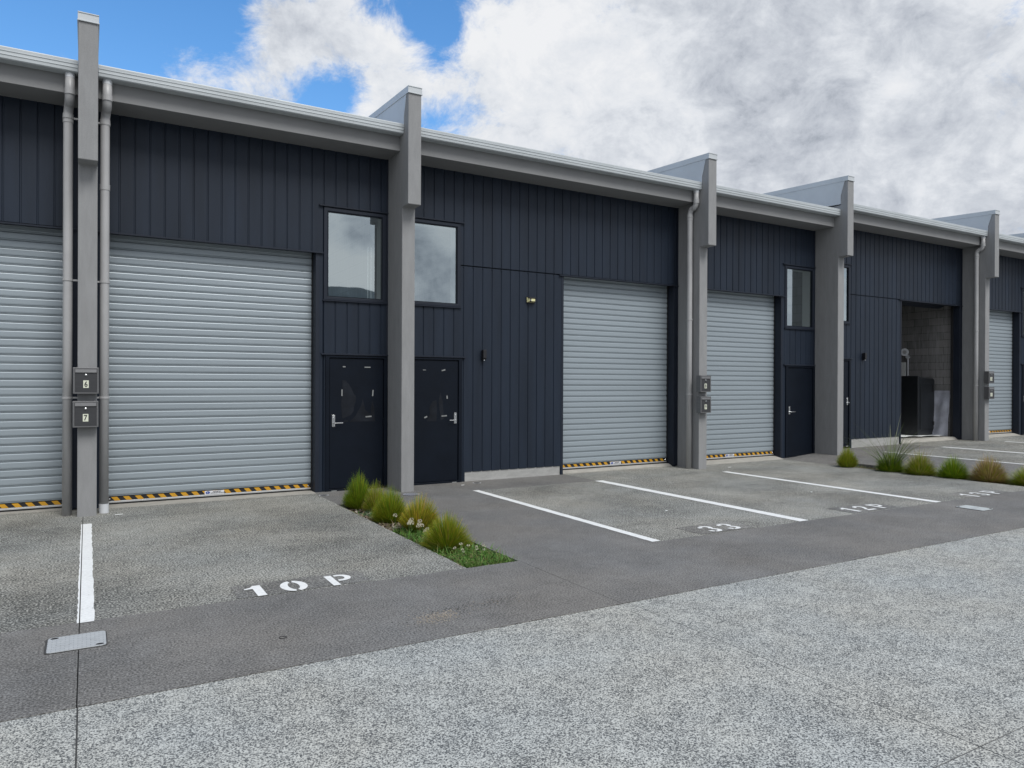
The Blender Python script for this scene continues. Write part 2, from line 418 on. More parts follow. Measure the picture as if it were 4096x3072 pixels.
# ------------------------------------------------------------------ painted lines and stencilled numbers
def line(label, x0, x1, y0, y1, split=None):
    mb = MB(); random.seed(int(x0 * 977) + 5)
    segs = [(x0, x1)] if split is None else [(x0, split - J), (split + J, x1)]
    for a, b in segs:
        n = 60; L = []; Rr = []
        for i in range(n + 1):
            y = y0 + (y1 - y0) * i / n; w = .004
            L.append((a + (random.uniform(-w, w) if a == x0 else 0), y)); Rr.append((b + (random.uniform(-w, w) if b == x1 else 0), y))
        for i in range(n):
            q = [L[i], Rr[i], Rr[i + 1], L[i + 1]]
            mb.face([(x, y, gz(x) + .004) for x, y in q])
    o = mb.build('parking_line', 'paint'); o['label'] = label; o['category'] = 'parking line'; o['group'] = 'white painted parking bay lines'
    return o
line('white bay line running out from the pillar with letterboxes 6 and 7', -.055, .046, 5.575, 9.41, -.04)
line('white line edging the smooth dark path at the left of bay 33', 4.925, 5.03, 5.612, 9.58)
line('wide white line between painted bays 33 and 12P', 7.16, 7.315, 5.607, 9.57)
line('narrow white line between painted bays 12P and 13P', 9.935, 10.07, 5.61, 9.465)
line('white bay line passing behind the row of grass clumps beside bay 13P', 14.93, 15.03, 5.62, 9.58)
line('white bay line in front of the open garage doorway', 17.15, 17.30, 5.62, 9.57)
line('farthest white bay line in front of the pillar with letterboxes 10 and 11', 20.0, 20.12, 5.62, 9.6)

def arcpts(cx, cy, rx, ry, a0, a1, n=14):
    return [(cx + rx * math.cos(R(a0 + (a1 - a0) * i / n)), cy + ry * math.sin(R(a0 + (a1 - a0) * i / n))) for i in range(n + 1)]
def band(cx, cy, rx, ry, w, a0, a1, n=16, wy=None):
    wy = wy or w
    return arcpts(cx, cy, rx, ry, a0, a1, n) + arcpts(cx, cy, rx - w, ry - wy, a1, a0, n)
GL = {}   # stencil glyphs: list of polygons in a box of height 1
GL['1'] = ([[(.10, .80), (.02, .86), (.02, .78), (0, .76)][:0] or [(0, .78), (.16, .86), (.24, 1.0), (.42, 1.0), (.42, 0), (.20, 0), (.20, .72), (.0, .70)]], .42)
GL['0'] = ([band(.33, .5, .33, .5, .2, 100, 262, 18, .15), band(.33, .5, .33, .5, .2, -78, 80, 18, .15)], .66)
GL['P'] = ([[(0, 0), (.19, 0), (.19, 1), (0, 1)], [(.25, 1)] + arcpts(.36, .69, .28, .31, 90, -90, 14) + [(.25, .38), (.25, .52)] + arcpts(.36, .69, .11, .17, -90, 90, 10) + [(.25, .86)]], .64)
def three():
    top = arcpts(.30, .74, .29, .26, 115, -70, 14); topin = arcpts(.29, .74, .12, .13, -80, 120, 10)
    upper = top + topin
    bot = arcpts(.30, .28, .30, .28, 72, -115, 14); botin = arcpts(.29, .28, .13, .14, -125, 80, 10)
    lower = bot + botin
    hook_t = arcpts(.30, .74, .29, .26, 185, 130, 6) + arcpts(.30, .74, .10, .12, 130, 185, 5)
    hook_b = arcpts(.30, .28, .30, .28, 178, 232, 6) + arcpts(.30, .28, .12, .13, 232, 178, 5)
    return [upper, lower, hook_t, hook_b]
GL['3'] = (three(), .6)
GL['2'] = ([arcpts(.29, .72, .29, .28, 115, -30, 12) + [(.34, .32), (.26, .24), (.06, .24), (.24, .42), (.36, .58)] + arcpts(.28, .72, .12, .14, -10, 115, 8),
            arcpts(.29, .72, .29, .28, 188, 130, 6) + arcpts(.29, .72, .1, .13, 130, 188, 5), [(0, 0), (.6, 0), (.6, .17), (0, .17)]], .6)
def stencil(label, items, y0, h, xscale=1.0):
    x0 = items[0][1]
    t = thing('bay_number', label, 'bay number', (x0, y0, gz(x0)), 'white stencilled bay numbers on the ground')
    for ch, x in items:
        mb = MB()
        for poly in GL[ch][0]: mb.face([(x + u * h * xscale, y0 + v * h, gz(x) + .0075) for u, v in poly])
        mb.build('letter' if ch == 'P' else 'numeral', 'paint', t)
    return t
stencil('white stencilled bay marking reading 10 P on the concrete', [('1', 1.04), ('0', 1.297), ('P', 1.672)], 5.612, .30, 1.02)
stencil('white stencilled bay number 33 on the concrete', [('3', 5.815), ('3', 6.10)], 5.645, .295, 1.0)
stencil('white stencilled bay marking reading 12P on the concrete', [('1', 8.29), ('2', 8.55), ('P', 8.865)], 5.665, .28, 1.0)
stencil('white stencilled bay marking reading 13P, farthest bay number', [('1', 10.90), ('3', 11.17), ('P', 11.50)], 5.585, .28, 1.0)

# ------------------------------------------------------------------ the terrace of units
PITCH = .1745
def clad(mb, x0, x1, z0, z1, y=W, m=0):
    """flat pan cladding with narrow recessed joints"""
    prof = [(x0, y)]
    k = math.ceil((x0 - .06) / PITCH)
    while k * PITCH < x1 + .02:
        s = k * PITCH
        for dx, dy in ((-.014, 0), (-.007, .010), (.005, .010), (.010, 0)):
            if x0 + .004 < s + dx < x1 - .004: prof.append((s + dx, y + dy))
        k += 1
    prof.append((x1, y))
    mb.strip(prof, 'z', z0, z1, m)

def flashing(mb, x0, x1, z, d=.035, h=.022, m=0):
    mb.prism([(W + .02, z + h), (W - d, z + h * .35), (W - d, z - h * .4), (W - d + .006, z - h * .4), (W - d + .006, z), (W + .02, z)], 'x', x0, x1, m)

SLAT = .1
def roller(parent, x0, x1, zs, ztop, yd, guard_left=True, open_door=False, sticker=None):
    """roller shutter: slatted curtain, guides, bottom rail, hazard tape, maker's sticker"""
    hd = MB(); hd.prism([(yd - .14, ztop + .02), (yd + .05, ztop + .02), (yd + .05, ztop + .32), (yd - .14, ztop + .32)], 'x', x0, x1)
    if open_door:
        dr = MB(); dr.tube([(x0, yd + .38, ztop + .22), (x1, yd + .38, ztop + .22)], .24, 20)
        d = dr.build('roller_door', 'trim', parent)  # rolled-up door coloured dark: shade under the head is painted in
    else:
        mb = MB(); prof = []
        z = zs + .10
        shape = ((0, .014), (.005, .014), (.0052, -.005), (.0145, -.007), (.015, .000), (.018, -.001), (.0215, -.0095), (.036, -.0122), (.088, -.0120), (.097, -.009), (.0997, -.004))
        while z < ztop + .02:
            prof += [(yd + dy, z + dz) for dz, dy in shape]; z += SLAT
        mb.strip(prof, 'x', x0, x1)
        d = mb.build('roller_door', 'slat', parent, parent.location, weld=False)
        b = MB(); b.prism([(yd - .02, zs + .022), (yd + .02, zs + .022), (yd + .02, zs + .045), (yd - .012, zs + .045), (yd - .02, zs + .038)], 'x', x0 + .01, x1 - .01)
        b.build('bottom_rail', 'alu', d)
        rb = MB(); rb.box(x0 + .01, x1 - .01, yd - .012, yd + .012, zs + .001, zs + .021)
        rb.build('rubber_seal', 'rubber', d)
        t = MB(); w = .068; y = yd - .014; za, zb = zs + .046, zs + .096; sk = .042
        t.box(x0 + .012, x1 - .012, y + .001, y + .012, za, zb, 1)
        n = int((x1 - x0) / w) + 2
        for i in range(-1, n, 2):
            p = [(x0 + i * w + sk, za), (x0 + (i + 1) * w + sk, za), (x0 + (i + 1) * w, zb), (x0 + i * w, zb)]
            lo, hi = x0 + .014, x1 - .014
            p = [(min(max(u, lo), hi), v) for u, v in p]
            if max(u for u, v in p) - min(u for u, v in p) > .004 and len(set(p)) > 3: t.face([(u, y - .0015, v) for u, v in p], 0)
        t.build('hazard_tape', ['yellow', 'black'], d)
        for bx in (x0 + .05, x1 - .05):
            bo = MB(); bo.tube([(bx, y - .002, (za + zb) / 2), (bx, y - .012, (za + zb) / 2), (bx, y - .018, (za + zb) / 2)], [.014, .013, .006], 10)
            bo.build('bolt', 'chrome', d, smooth=False)
        if sticker:
            s = MB(); c = sticker; y2 = y - .006
            s.prism([(c - .125, za - .004), (c + .125, za - .004), (c + .125, zb - .002), (c - .125, zb - .002)], 'y', y2, y - .002, 0)
            f = lambda u, v: (u, y2 - .0012, v)
            s.face([f(c - .085 + .028 * math.cos(a * .5236), (za + zb) / 2 - .002 + .019 * math.sin(a * .5236)) for a in range(12)], 2)
            s.face([f(*q) for q in ((c - .080, zb - .018), (c - .098, (za + zb) / 2 - .002), (c - .080, za + .012), (c - .086, (za + zb) / 2 - .002))][::1], 0)
            s.v[-4:] = [(x, yy - .0012, z) for x, yy, z in s.v[-4:]]
            text_into(s, 'APEX', c + .03, zb - .018, .019, f, 1, 1.7, .02, .3)
            for zz in (za + .016, za + .008):
                xx = c - .05
                random.seed(int(c * 100))
                while xx < c + .105:
                    l = random.uniform(.008, .02); s.face([f(xx, zz), f(xx + l, zz), f(xx + l, zz + .004), f(xx, zz + .004)], 1); xx += l + .005
            s.build('sticker', ['label_white', 'digit', 'blue'], d, weld=False)
    for gx in (x0 - .012, x1 - .014):
        g = MB(); g.box(gx, gx + .026, yd - .03, yd + .03, zs, ztop + .1)
        g.build('door_guide', 'rubber', parent)
    hd.build('header_box', 'trim', parent, parent.location)
    return d

def person_door(parent, x0, x1, z0, z1, hinge_left, handle=True, film=None):
    """x0,x1 = leaf edges; frame round it; parts: door leaf > frame, handle, hinges, tape remnants"""
    L = MB(); L.box(x0 + .004, x1 - .004, W - .004, W + .045, z0 + .035, z1 - .004)
    leaf = L.build('door', 'door', parent, parent.location, bevel=.004)
    F = MB(); fw = .062
    F.ring(x0 - fw, x1 + fw, z0 - .03, z1 + .035, fw - .003, fw - .003, .06, .032, W - .022, W + .07)
    F.build('door_frame', 'door', leaf, bevel=.003)
    if handle:
        hx = (x1 - .052) if hinge_left else (x0 + .062); sg = -1 if hinge_left else 1
        H = MB(); H.box(hx - .023, hx + .023, W - .014, W - .0045, z0 + .945, z0 + 1.118)
        zc = z0 + 1.0
        H.tube([(hx, W - .012, zc), (hx, W - .062, zc), (hx + sg * .012, W - .068, zc), (hx + sg * .125, W - .064, zc)], .0095, 10)
        H.tube([(hx, W - .013, zc + .075), (hx, W - .02, zc + .075)], .014, 12)
        H.build('handle', 'chrome', leaf, bevel=.002)
    for hz in (z0 + .25, z0 + 1.0, z0 + 1.78):
        hx = x0 if hinge_left else x1
        h = MB(); h.tube([(hx, W - .026, hz - .05), (hx, W - .026, hz + .05)], .008, 8); h.build('hinge', 'door', leaf)
    V = MB(); V.box(x0 + .03 if not hinge_left else x1 - .11, x0 + .11 if not hinge_left else x1 - .03, W - .0235, W - .021, z0 - .008, z0 + .012)
    V.build('kick_plate_tag', 'tape', leaf)
    if film:
        y = W - .0065
        for poly in film['patches']:
            f = MB(); f.face([(x, y, z) for x, z in poly]); f.build('film_residue', 'film', leaf)
        for (a, b, c, d2, rot) in film['tapes']:
            cx, cz, hw, hh = (a + b) / 2, (c + d2) / 2, (b - a) / 2, (d2 - c) / 2
            f = MB(); ca, sa = math.cos(R(rot)), math.sin(R(rot))
            f.face([(cx + u * hw * ca - v * hh * sa, y - .002 - (.004 if u > 0 else 0), cz + u * hw * sa + v * hh * ca) for u, v in ((-1, -1), (1, -1), (1, 1), (-1, 1))])
            f.build('tape_strip', 'tape', leaf)
    return leaf

def window(parent, x0, x1, z0, z1, extras=False):
    """x0..z1 = outer frame; part: window (frame) > pane, lining"""
    F = MB(); t = .055; yo = W - .018; yi = W + .06
    F.ring(x0, x1, z0, z1, t, t, .045, .05, yo, yi)
    fr = F.build('window', 'trim', parent, parent.location, bevel=.005)
    b = MB(); t2 = t + .001
    b.ring(x0 + t2, x1 - t2, z0 + .046, z1 - .051, .012, .012, .012, .012, yo + .008, yi - .02)
    b.build('glazing_bead', 'door', fr)
    P = MB(); P.face([(x0 + t, W + .012, z0 + .045), (x1 - t, W + .012, z0 + .045), (x1 - t, W + .012, z1 - .05), (x0 + t, W + .012, z1 - .05)])
    P.build('pane', 'glass', fr)
    B = MB(); d = W + .26
    a0, a1, c0, c1 = x0 + t - .004, x1 - t + .004, z0 + .04, z1 - .045
    B.face([(a0, yi, c0), (a0, d, c0), (a0, d, c1), (a0, yi, c1)]); B.face([(a1, d, c0), (a1, yi, c0), (a1, yi, c1), (a1, d, c1)])
    B.face([(a0, yi, c1), (a0, d, c1), (a1, d, c1), (a1, yi, c1)]); B.face([(a0, d, c0), (a0, yi, c0), (a1, yi, c0), (a1, d, c0)])
    B.build('window_lining', 'white_board', fr)
    if extras:
        E = MB()
        for ex in (x0 + .70, x0 + .75): E.box(ex, ex + .008, W + .10, W + .11, z0 + .05, z1 - .5)
        E.build('pale_upright', 'white_board', fr)  # two thin pale uprights added behind the pane
        E = MB(); E.box(x1 - .23, x1 - .115, W + .05, W + .055, z1 - .185, z1 - .06); E.build('dark_square', 'rubber', fr)  # flat dark square added behind the pane, upper right
    return fr

def downpipe(parent, x, dz, foot='grey'):
    """outlet at the gutter, double bend back to the wall, straight run to the ground"""
    yt, yb, r = 9.985, 10.13, .051
    pts = [(x + .02, yt, 5.205 + dz), (x + .02, yt, 5.0 + dz)]
    for i in range(1, 9): t = i / 8; pts.append((x + .02 - .006 * t, yt + .0725 * (1 - math.cos(t * math.pi / 2)) * 1.0, 5.0 + dz - .12 * math.sin(t * math.pi / 2)))
    for i in range(1, 9): t = i / 8; pts.append((x + .014 - .014 * t, yt + .0725 + .0725 * math.sin(t * math.pi / 2), 4.88 + dz - .12 * (1 - math.cos(t * math.pi / 2))))
    zg = gz(x)
    zb = zg + (.10 if foot == 'white' else -.02)
    pts += [(x, yb, 4.6 + dz), (x, yb, 2.5 + dz), (x, yb, zb)]
    mb = MB(); mb.tube(pts, r, 20)
    p = mb.build('downpipe', 'pvc', parent, parent.location, smooth=True)
    o = MB(); o.tube([(x + .02, yt, 5.21 + dz), (x + .02, yt, 5.15 + dz)], r + .001, 20); o.build('gutter_outlet', 'pvc_white', p, smooth=False)
    for z in (4.99 + dz, 4.735 + dz, 3.95 + dz if foot == 'white' else 4.70 + dz):
        c = MB(); xx = x + .02 if z > 4.9 + dz else x; yy = yt if z > 4.9 + dz else yb
        c.tube([(xx, yy, z - .035), (xx, yy, z + .035)], r + .005, 20); c.build('pipe_collar', 'pvc', p)
    if foot == 'white':
        c = MB(); c.tube([(x, yb, zg - .02), (x, yb, zg + .11)], r + .003, 20); c.build('pipe_foot', 'pvc_white', p)
    return p
def bracket(p, x, xs, z):
    mb = MB(); mb.tube([(x, 10.13, z - .012), (x, 10.13, z + .012)], .058, 18)
    s = 1 if xs > x else -1
    mb.box(min(x + s * .05, xs), max(x + s * .05, xs), 10.118, 10.142, z - .01, z + .01)
    mb.build('pipe_bracket', 'pvc', p)

YB = 24.0
def gutter_eave(t, x0, x1, dz):
    """fascia beam, soffit, gutter and roof sheet between two fins"""
    O = t.location
    b = MB(); b.prism([(10.05, 4.99 + dz), (W + .1, 4.985 + dz), (W + .1, 5.30 + dz), (10.05, 5.30 + dz)], 'x', x0, x1)
    b.build('fascia_beam', 'beam', t, O, bevel=.004)
    g = MB(); a = 5.2 + dz
    prof = [(10.046, a + .002), (9.915, a + .002), (9.903, a + .012), (9.900, a + .045), (9.894, a + .050), (9.894, a + .056), (9.900, a + .060), (9.900, a + .088), (9.893, a + .093), (9.893, a + .100), (9.899, a + .104),
            (9.897, a + .132), (9.899, a + .142), (9.912, a + .145), (9.925, a + .140), (9.93, a + .06), (10.046, a + .05)]
    g.prism(prof, 'x', x0 + .004, x1 - .004)
    g.build('gutter', 'gutter', t, O)
    r = MB(); prof = []
    n = int((x1 - x0) / .2)
    for i in range(n + 1):
        x = x0 + (x1 - x0) * i / n
        prof += [(x - .02, 0), (x - .01, .03), (x + .01, .03), (x + .02, 0)]
    prof = [(min(max(u, x0), x1), v) for u, v in prof]
    for (u0, v0), (u1, v1) in zip(prof, prof[1:]):
        r.face([(u0, 9.97, 5.29 + dz + v0), (u1, 9.97, 5.29 + dz + v1), (u1, YB, 6.02 + dz + v1), (u0, YB, 6.02 + dz + v0)])
    r.build('roof', 'roof', t, O)
    i = MB()
    i.face([(x0, YB, -.1), (x1, YB, -.1), (x1, YB, 6.05 + dz), (x0, YB, 6.05 + dz)])
    i.build('back_wall', 'interior', t, O)
    i = MB(); i.face([(x0, W + .3, dz + .03), (x1, W + .3, dz + .03), (x1, YB, dz + .03), (x0, YB, dz + .03)]); i.build('floor', 'sill', t, O)

def unit_a(no, x0, dz, zs, label, extras=False, film=None, pipe=False):
    """roller door on the left, window over person door on the right"""
    x1 = x0 + 4.05; a, b = x0 + .1, x1 - .1
    t = thing('warehouse_unit', label, 'warehouse unit', ((x0 + x1) / 2, W, dz), 'dark terraced warehouse units')
    O = t.location; Z = dz
    wx0, wx1, wz0, wz1 = x0 + 2.965, x0 + 3.915, 2.80 + Z, 4.145 + Z
    dx0, dx1, dz1 = x0 + 3.055, x0 + 3.885, 1.955 + Z
    ox0, ox1 = x0 + .2, x0 + 2.85
    m = MB(); top = 5.0 + Z; g0 = gz(x0 + 3) - .03
    clad(m, a, b, wz1, top); clad(m, a, ox1, 3.49 + Z, wz1); clad(m, ox1, wx0, g0, wz1); clad(m, wx1, b, g0, wz1)
    clad(m, wx0, wx1, dz1 + .035, wz0); clad(m, wx0, dx0 - .055, g0, dz1 + .035); clad(m, dx1 + .055, wx1, g0, dz1 + .035)
    clad(m, a, ox0, g0, 3.49 + Z)
    m.build('cladding', 'cladding', t, O)
    for fa in ((wx0 - .07, b, wz1 + .022), (dx0 - .125, b, dz1 + .052), (a, ox1 + .105, 3.475 + Z)):
        f = MB(); flashing(f, *fa); f.build('head_flashing', 'trim', t)
    f = MB(); f.box(wx0 - .015, wx1 + .015, W - .028, W + .02, wz0 - .016, wz0 - .002); f.build('sill_flashing', 'trim', t, O)
    for ja in (ox1, ox0 - .055):
        j = MB(); j.box(ja, ja + .055, W - .004, W + .20, g0, 3.47 + Z); j.build('door_jamb', 'trim', t, bevel=.003)
    j = MB(); j.box(b - .028, b, W - .012, W, g0, top); j.build('corner_trim', 'trim', t, bevel=.003)
    s = MB(); s.prism([(10.42, gz(x0) - .02), (10.42, gz(x0) + .004), (W + .12, zs + dz), (W + .34, zs + dz), (W + .34, gz(x0) - .05)], 'x', x0 + .13, x0 + 2.84); s.build('door_sill', 'sill', t, O)
    roller(t, ox0, ox1, zs + Z, 3.47 + Z, W + .19, sticker=x0 + 1.515)
    person_door(t, dx0, dx1, 0 + Z, dz1, False, True, film)
    window(t, wx0, wx1, wz0, wz1, extras)
    gutter_eave(t, a, b, Z)
    if pipe:
        p = downpipe(t, x0 + .178, Z, 'white' if no == 7 else 'grey')
        for bz in (1.40, 2.80, 4.72): bracket(p, x0 + .178, x0 + .095, bz + Z)
    return t

def unit_b(no, x0, dz, zs, label, open_door=False, film=None):
    """window over person door on the left, plain panel, roller door on the right"""
    x1 = x0 + 5.90; a, b = x0 + .1, x1 - .1; Z = dz
    t = thing('warehouse_unit', label, 'warehouse unit', ((x0 + x1) / 2, W, dz), 'dark terraced warehouse units')
    O = t.location
    wx0, wx1, wz0, wz1 = x0 + .175, x0 + 1.125, 2.81 + Z, 4.145 + Z
    dx0, dx1, dz1 = x0 + .265, x0 + 1.095, 1.955 + Z
    px0, px1 = x0 + 1.22, x0 + 3.08; ox0, ox1 = x0 + 3.135, x0 + 5.70
    m = MB(); top = 5.0 + Z; g0 = gz(x0 + 1) - .03; jz = 3.478 + Z
    clad(m, a, b, wz1, top); clad(m, wx1, ox1 + .01, jz + .02, wz1); clad(m, ox1 + .01, b, 3.49 + Z, wz1)
    clad(m, a, wx0, g0, wz1); clad(m, wx0, wx1, dz1 + .035, wz0)
    clad(m, wx1, px0, g0, jz); clad(m, px0, px1, .155 + Z, jz); clad(m, px1, ox0, g0 + .02, jz)
    clad(m, dx1 + .055, wx1, g0, dz1 + .035); clad(m, wx0, dx0 - .055, g0, dz1 + .035)
    m.box(wx1, ox0, W + .035, W + .045, jz - .01, jz + .03)
    for k in range(math.ceil(wx1 / PITCH), int(ox0 / PITCH) + 1): m.box(k * PITCH - .006, k * PITCH + .006, W + .001, W + .012, jz - .018, jz - .006)
    m.build('cladding', 'cladding', t, O)
    for fa in ((a, wx1 + .07, wz1 + .022), (a, dx1 + .125, dz1 + .052), (ox0 - .1, b, 3.475 + Z)):
        f = MB(); flashing(f, *fa); f.build('head_flashing', 'trim', t)
    f = MB(); f.box(wx0 - .015, wx1 + .015, W - .028, W + .02, wz0 - .016, wz0 - .002); f.build('sill_flashing', 'trim', t, O)
    for ja, jb, dz_ in ((ox1, ox1 + .055, .03), (ox0 - .045, ox0, .02)):
        j = MB(); j.box(ja, jb, W - .005, W + .20, g0 + dz_, 3.47 + Z); j.build('door_jamb', 'trim', t, bevel=.003)
    j = MB(); j.box(ox1 + .055, b, W - .006, W + .01, g0 + .05, 3.47 + Z); j.build('jamb_panel', 'trim', t)
    j = MB(); j.box(b - .028, b, W - .014, W - .006, g0 + .05, top); j.build('corner_trim', 'trim', t)
    c = MB(); c.box(px0, px1, W + .012, W + .12, g0 - .1, .16 + Z); c.build('wall_base', 'base', t, O, bevel=.006)
    gs = gz(x0 + 4)
    s = MB(); s.prism([(W + .035, gs - .05), (W + .035, gs + .012), (W + .12, zs + dz), (W + .34, zs + dz), (W + .34, gs - .05)], 'x', ox0 - .03, ox1 + .02); s.build('door_sill', 'sill', t, O)
    roller(t, ox0, ox1, zs + Z, 3.47 + Z, W + .19, open_door=open_door, sticker=None if open_door else (x0 + 3.135 + (1.30 if no == 8 else 1.3)))
    person_door(t, dx0, dx1, 0 + Z, dz1, True, True, film)
    window(t, wx0, wx1, wz0, wz1)
    gutter_eave(t, a, b, Z)
    p = downpipe(t, x1 - .205 if no == 6 else x1 - .18, Z)
    for bz in (1.40, 2.80, 4.725): bracket(p, x1 - .205 if no == 6 else x1 - .18, x1 - .095, bz + Z)
    return t

filmA = dict(patches=[[(3.246, 1.63), (3.30, 1.62), (3.35, 1.565), (3.39, 1.50), (3.42, 1.43), (3.455, 1.39), (3.45, 1.31), (3.426, 1.244), (3.42, 1.17), (3.38, 1.114), (3.33, 1.09), (3.29, 1.075), (3.248, 1.0585), (3.235, 1.20), (3.232, 1.30), (3.25, 1.45)],
                      [(3.36, 1.012), (3.753, 1.011), (3.745, 1.10), (3.737, 1.24), (3.705, 1.33), (3.69, 1.25), (3.684, 1.123), (3.60, 1.18), (3.56, 1.36), (3.535, 1.25), (3.45, 1.10)],
                      [(3.245, 1.012), (3.34, 1.012), (3.33, 1.04), (3.28, 1.035)]],
             tapes=[(3.2526, 3.2925, 1.818, 1.836, 0), (3.585, 3.678, 1.816, 1.832, 0), (3.233, 3.25, 1.395, 1.492, 0), (3.707, 3.724, 1.391, 1.484, -4), (3.604, 3.696, 1.074, 1.094, 4)])
filmB = dict(patches=[[(4.60, .99), (4.765, .988), (4.775, 1.15), (4.762, 1.32), (4.70, 1.31), (4.64, 1.20), (4.655, 1.12)], [(4.84, 1.0), (4.90, 1.02), (4.87, 1.3), (4.83, 1.45), (4.80, 1.3)]],
             tapes=[(4.852, 4.915, 1.785, 1.805, 15), (4.938, 4.957, 1.342, 1.392, 3), (4.555, 4.607, 1.045, 1.068, 24), (4.852, 4.943, 1.06, 1.08, 4), (4.53, 4.58, 1.79, 1.80, 0)])
unit_b(6, -5.9, 0, .008, 'dark unit cut off by the left edge, left of letterboxes 6 and 7')
unit_a(7, 0, 0, .008, 'dark unit with the widest roller door, right of letterboxes 6 and 7', extras=True, film=filmA, pipe=True)
unit_b(8, 4.05, 0, .05, 'dark unit with small floodlight on its wall and closed roller door behind bay 33', film=filmB)
unit_a(9, 9.95, 0, .05, 'dark unit with closed roller door directly right of letterboxes 8 and 9', pipe=True)
unit_b(10, 14.0, .18, .05, 'dark unit with its garage doorway standing open on a blockwork interior', open_door=True)
unit_a(11, 19.9, .18, .05, 'dark unit with closed roller door just right of letterboxes 10 and 11', pipe=False)
unit_b(12, 23.95, .18, .05, 'farthest dark unit at the right edge, mostly out of view')

# ------------------------------------------------------------------ fin walls
def fin(xc, dz, label):
    t = thing('fin_wall', label, 'fin wall', (xc, 9.95, gz(xc)), 'grey concrete fin walls between the units')
    O = t.location; a, b = xc - .1, xc + .1
    m = MB(); zf = gz(xc) - .12
    m.prism([(9.95, zf), (9.95, 4.148 + dz), (9.73, 4.155 + dz), (9.73, 5.745 + dz), (9.803, 5.745 + dz), (9.893, 5.45 + dz), (9.897, 5.25 + dz), (W + .05, 5.25 + dz), (W + .05, zf)], 'x', a, b)
    w = m.build('concrete_fin', 'fin', t, O, bevel=.008)
    m = MB(); m.prism([(W + .05, zf), (W + .05, 5.29 + dz), (YB, 6.0 + dz), (YB, zf)], 'x', a + .002, b - .002); m.build('party_wall', 'block', t, O)
    m = MB(); k = .05
    m.prism([(9.806, 5.744 + dz), (9.897, 5.45 + dz), (9.899, 5.27 + dz), (YB, 5.98 + dz), (YB, 5.75 + k * (YB - 9.73) + dz)], 'x', a - .003, b + .003); m.build('parapet_cladding', 'cap', t, O)
    m = MB(); z0 = 5.738 + dz; z1 = 5.842 + dz; yy = YB + .05; e = k * (yy - 9.715)
    m.prism([(9.722, z0 + .010), (9.722, z1 - .012), (9.715, z1 - .012), (9.715, z1), (yy, z1 + e), (yy, z0 + e + .01)], 'x', a - .007, b + .007)
    m.prism([(9.712, z0), (9.712, z0 + .012), (yy, z0 + e + .012), (yy, z0 + e)], 'x', a - .012, b + .012)
    m.build('parapet_cap', 'cap', t, O, bevel=.002)
    return t
fin(-5.9, 0, 'grey fin wall out past the left edge, beyond the cut-off roller door')
fin(0, 0, 'grey fin wall carrying letterboxes 6 and 7 between two downpipes')
fin(4.05, 0, 'grey fin wall between two dark person doors, round drain grate at its foot')
fin(9.95, 0, 'grey fin wall carrying letterboxes 8 and 9')
fin(14.0, .18, 'grey fin wall without letterboxes, rising behind the first far grass clump')
fin(19.9, .18, 'grey fin wall carrying letterboxes 10 and 11')
fin(23.95, .18, 'farthest fin wall, only its pale sloping parapet showing at the right edge')
fin(29.85, .18, 'end fin wall of the terrace out of view to the right')

# ------------------------------------------------------------------ letterboxes
def letterbox(num, xc, z0, label):
    """steel box on the fin: body, recessed front, slot flap, lock, number plate"""
    t = thing('letterbox', label, 'letterbox', (xc, 9.95, z0), 'stainless letterboxes on the fin walls'); O = t.location
    h = .305; a, b = xc - .126, xc + .126; yf = 9.83
    m = MB(); m.box(a, b, yf + .012, 9.948, z0, z0 + h)
    m.box(a - .004, b + .004, yf, yf + .013, z0 + h - .016, z0 + h); m.box(a - .004, b + .004, yf, yf + .013, z0, z0 + .014)
    m.box(a - .004, a + .014, yf, yf + .013, z0 + .014, z0 + h - .016); m.box(b - .014, b + .004, yf, yf + .013, z0 + .014, z0 + h - .016)
    for k in (.095, .20): m.box(a - .002, b + .002, yf + .03, 9.94, z0 + k, z0 + k + .006)
    m.build('box_body', 'steel', t, O, bevel=.002)
    m = MB(); m.box(a + .015, b - .015, yf + .006, yf + .0115, z0 + .015, z0 + h - .06); m.build('front_panel', 'steel_dark', t, O)
    m = MB(); m.prism([(yf - .006, z0 + h - .058), (yf + .002, z0 + h - .019), (yf + .011, z0 + h - .019), (yf + .011, z0 + h - .052), (yf - .002, z0 + h - .060)], 'x', a + .018, b - .018); m.build('slot_flap', 'steel', t, O, bevel=.001)
    m = MB(); m.tube([(xc, yf + .007, z0 + h - .088), (xc, yf - .004, z0 + h - .088), (xc, yf - .007, z0 + h - .088)], [.013, .012, .006], 14); m.build('lock', 'chrome', t, O)
    m = MB(); f = lambda u, v: (u, yf + .0022, v); zc = z0 + h * .365
    plates = [xc] if len(num) == 1 else [xc - .026, xc + .026]
    for px, ch in zip(plates, num):
        hw = .028 if len(num) == 1 else .024
        m.prism([(px - hw, zc - .044), (px + hw, zc - .044), (px + hw, zc + .044), (px - hw, zc + .044)], 'y', yf + .003, yf + .006, 0)
        text_into(m, ch, px, zc, .066, f, 1, .78, .022)
    m.build('number_plate', ['plate', 'digit'], t, O, weld=False)
    return t
letterbox('6', -.013, 1.452, 'steel letterbox number 6, upper of the pair between the two downpipes')
letterbox('7', -.016, 1.060, 'steel letterbox number 7, lower of the pair between the two downpipes')
letterbox('8', 9.90, 1.445, 'steel letterbox number 8, upper one right of bay 33 roller door')
letterbox('9', 9.905, 1.058, 'steel letterbox number 9, lower one right of bay 33 roller door')
letterbox('10', 19.87, 1.64, 'dark steel letterbox number 10, upper of the farthest pair')
letterbox('11', 19.88, 1.24, 'dark steel letterbox number 11, lower of the farthest pair')

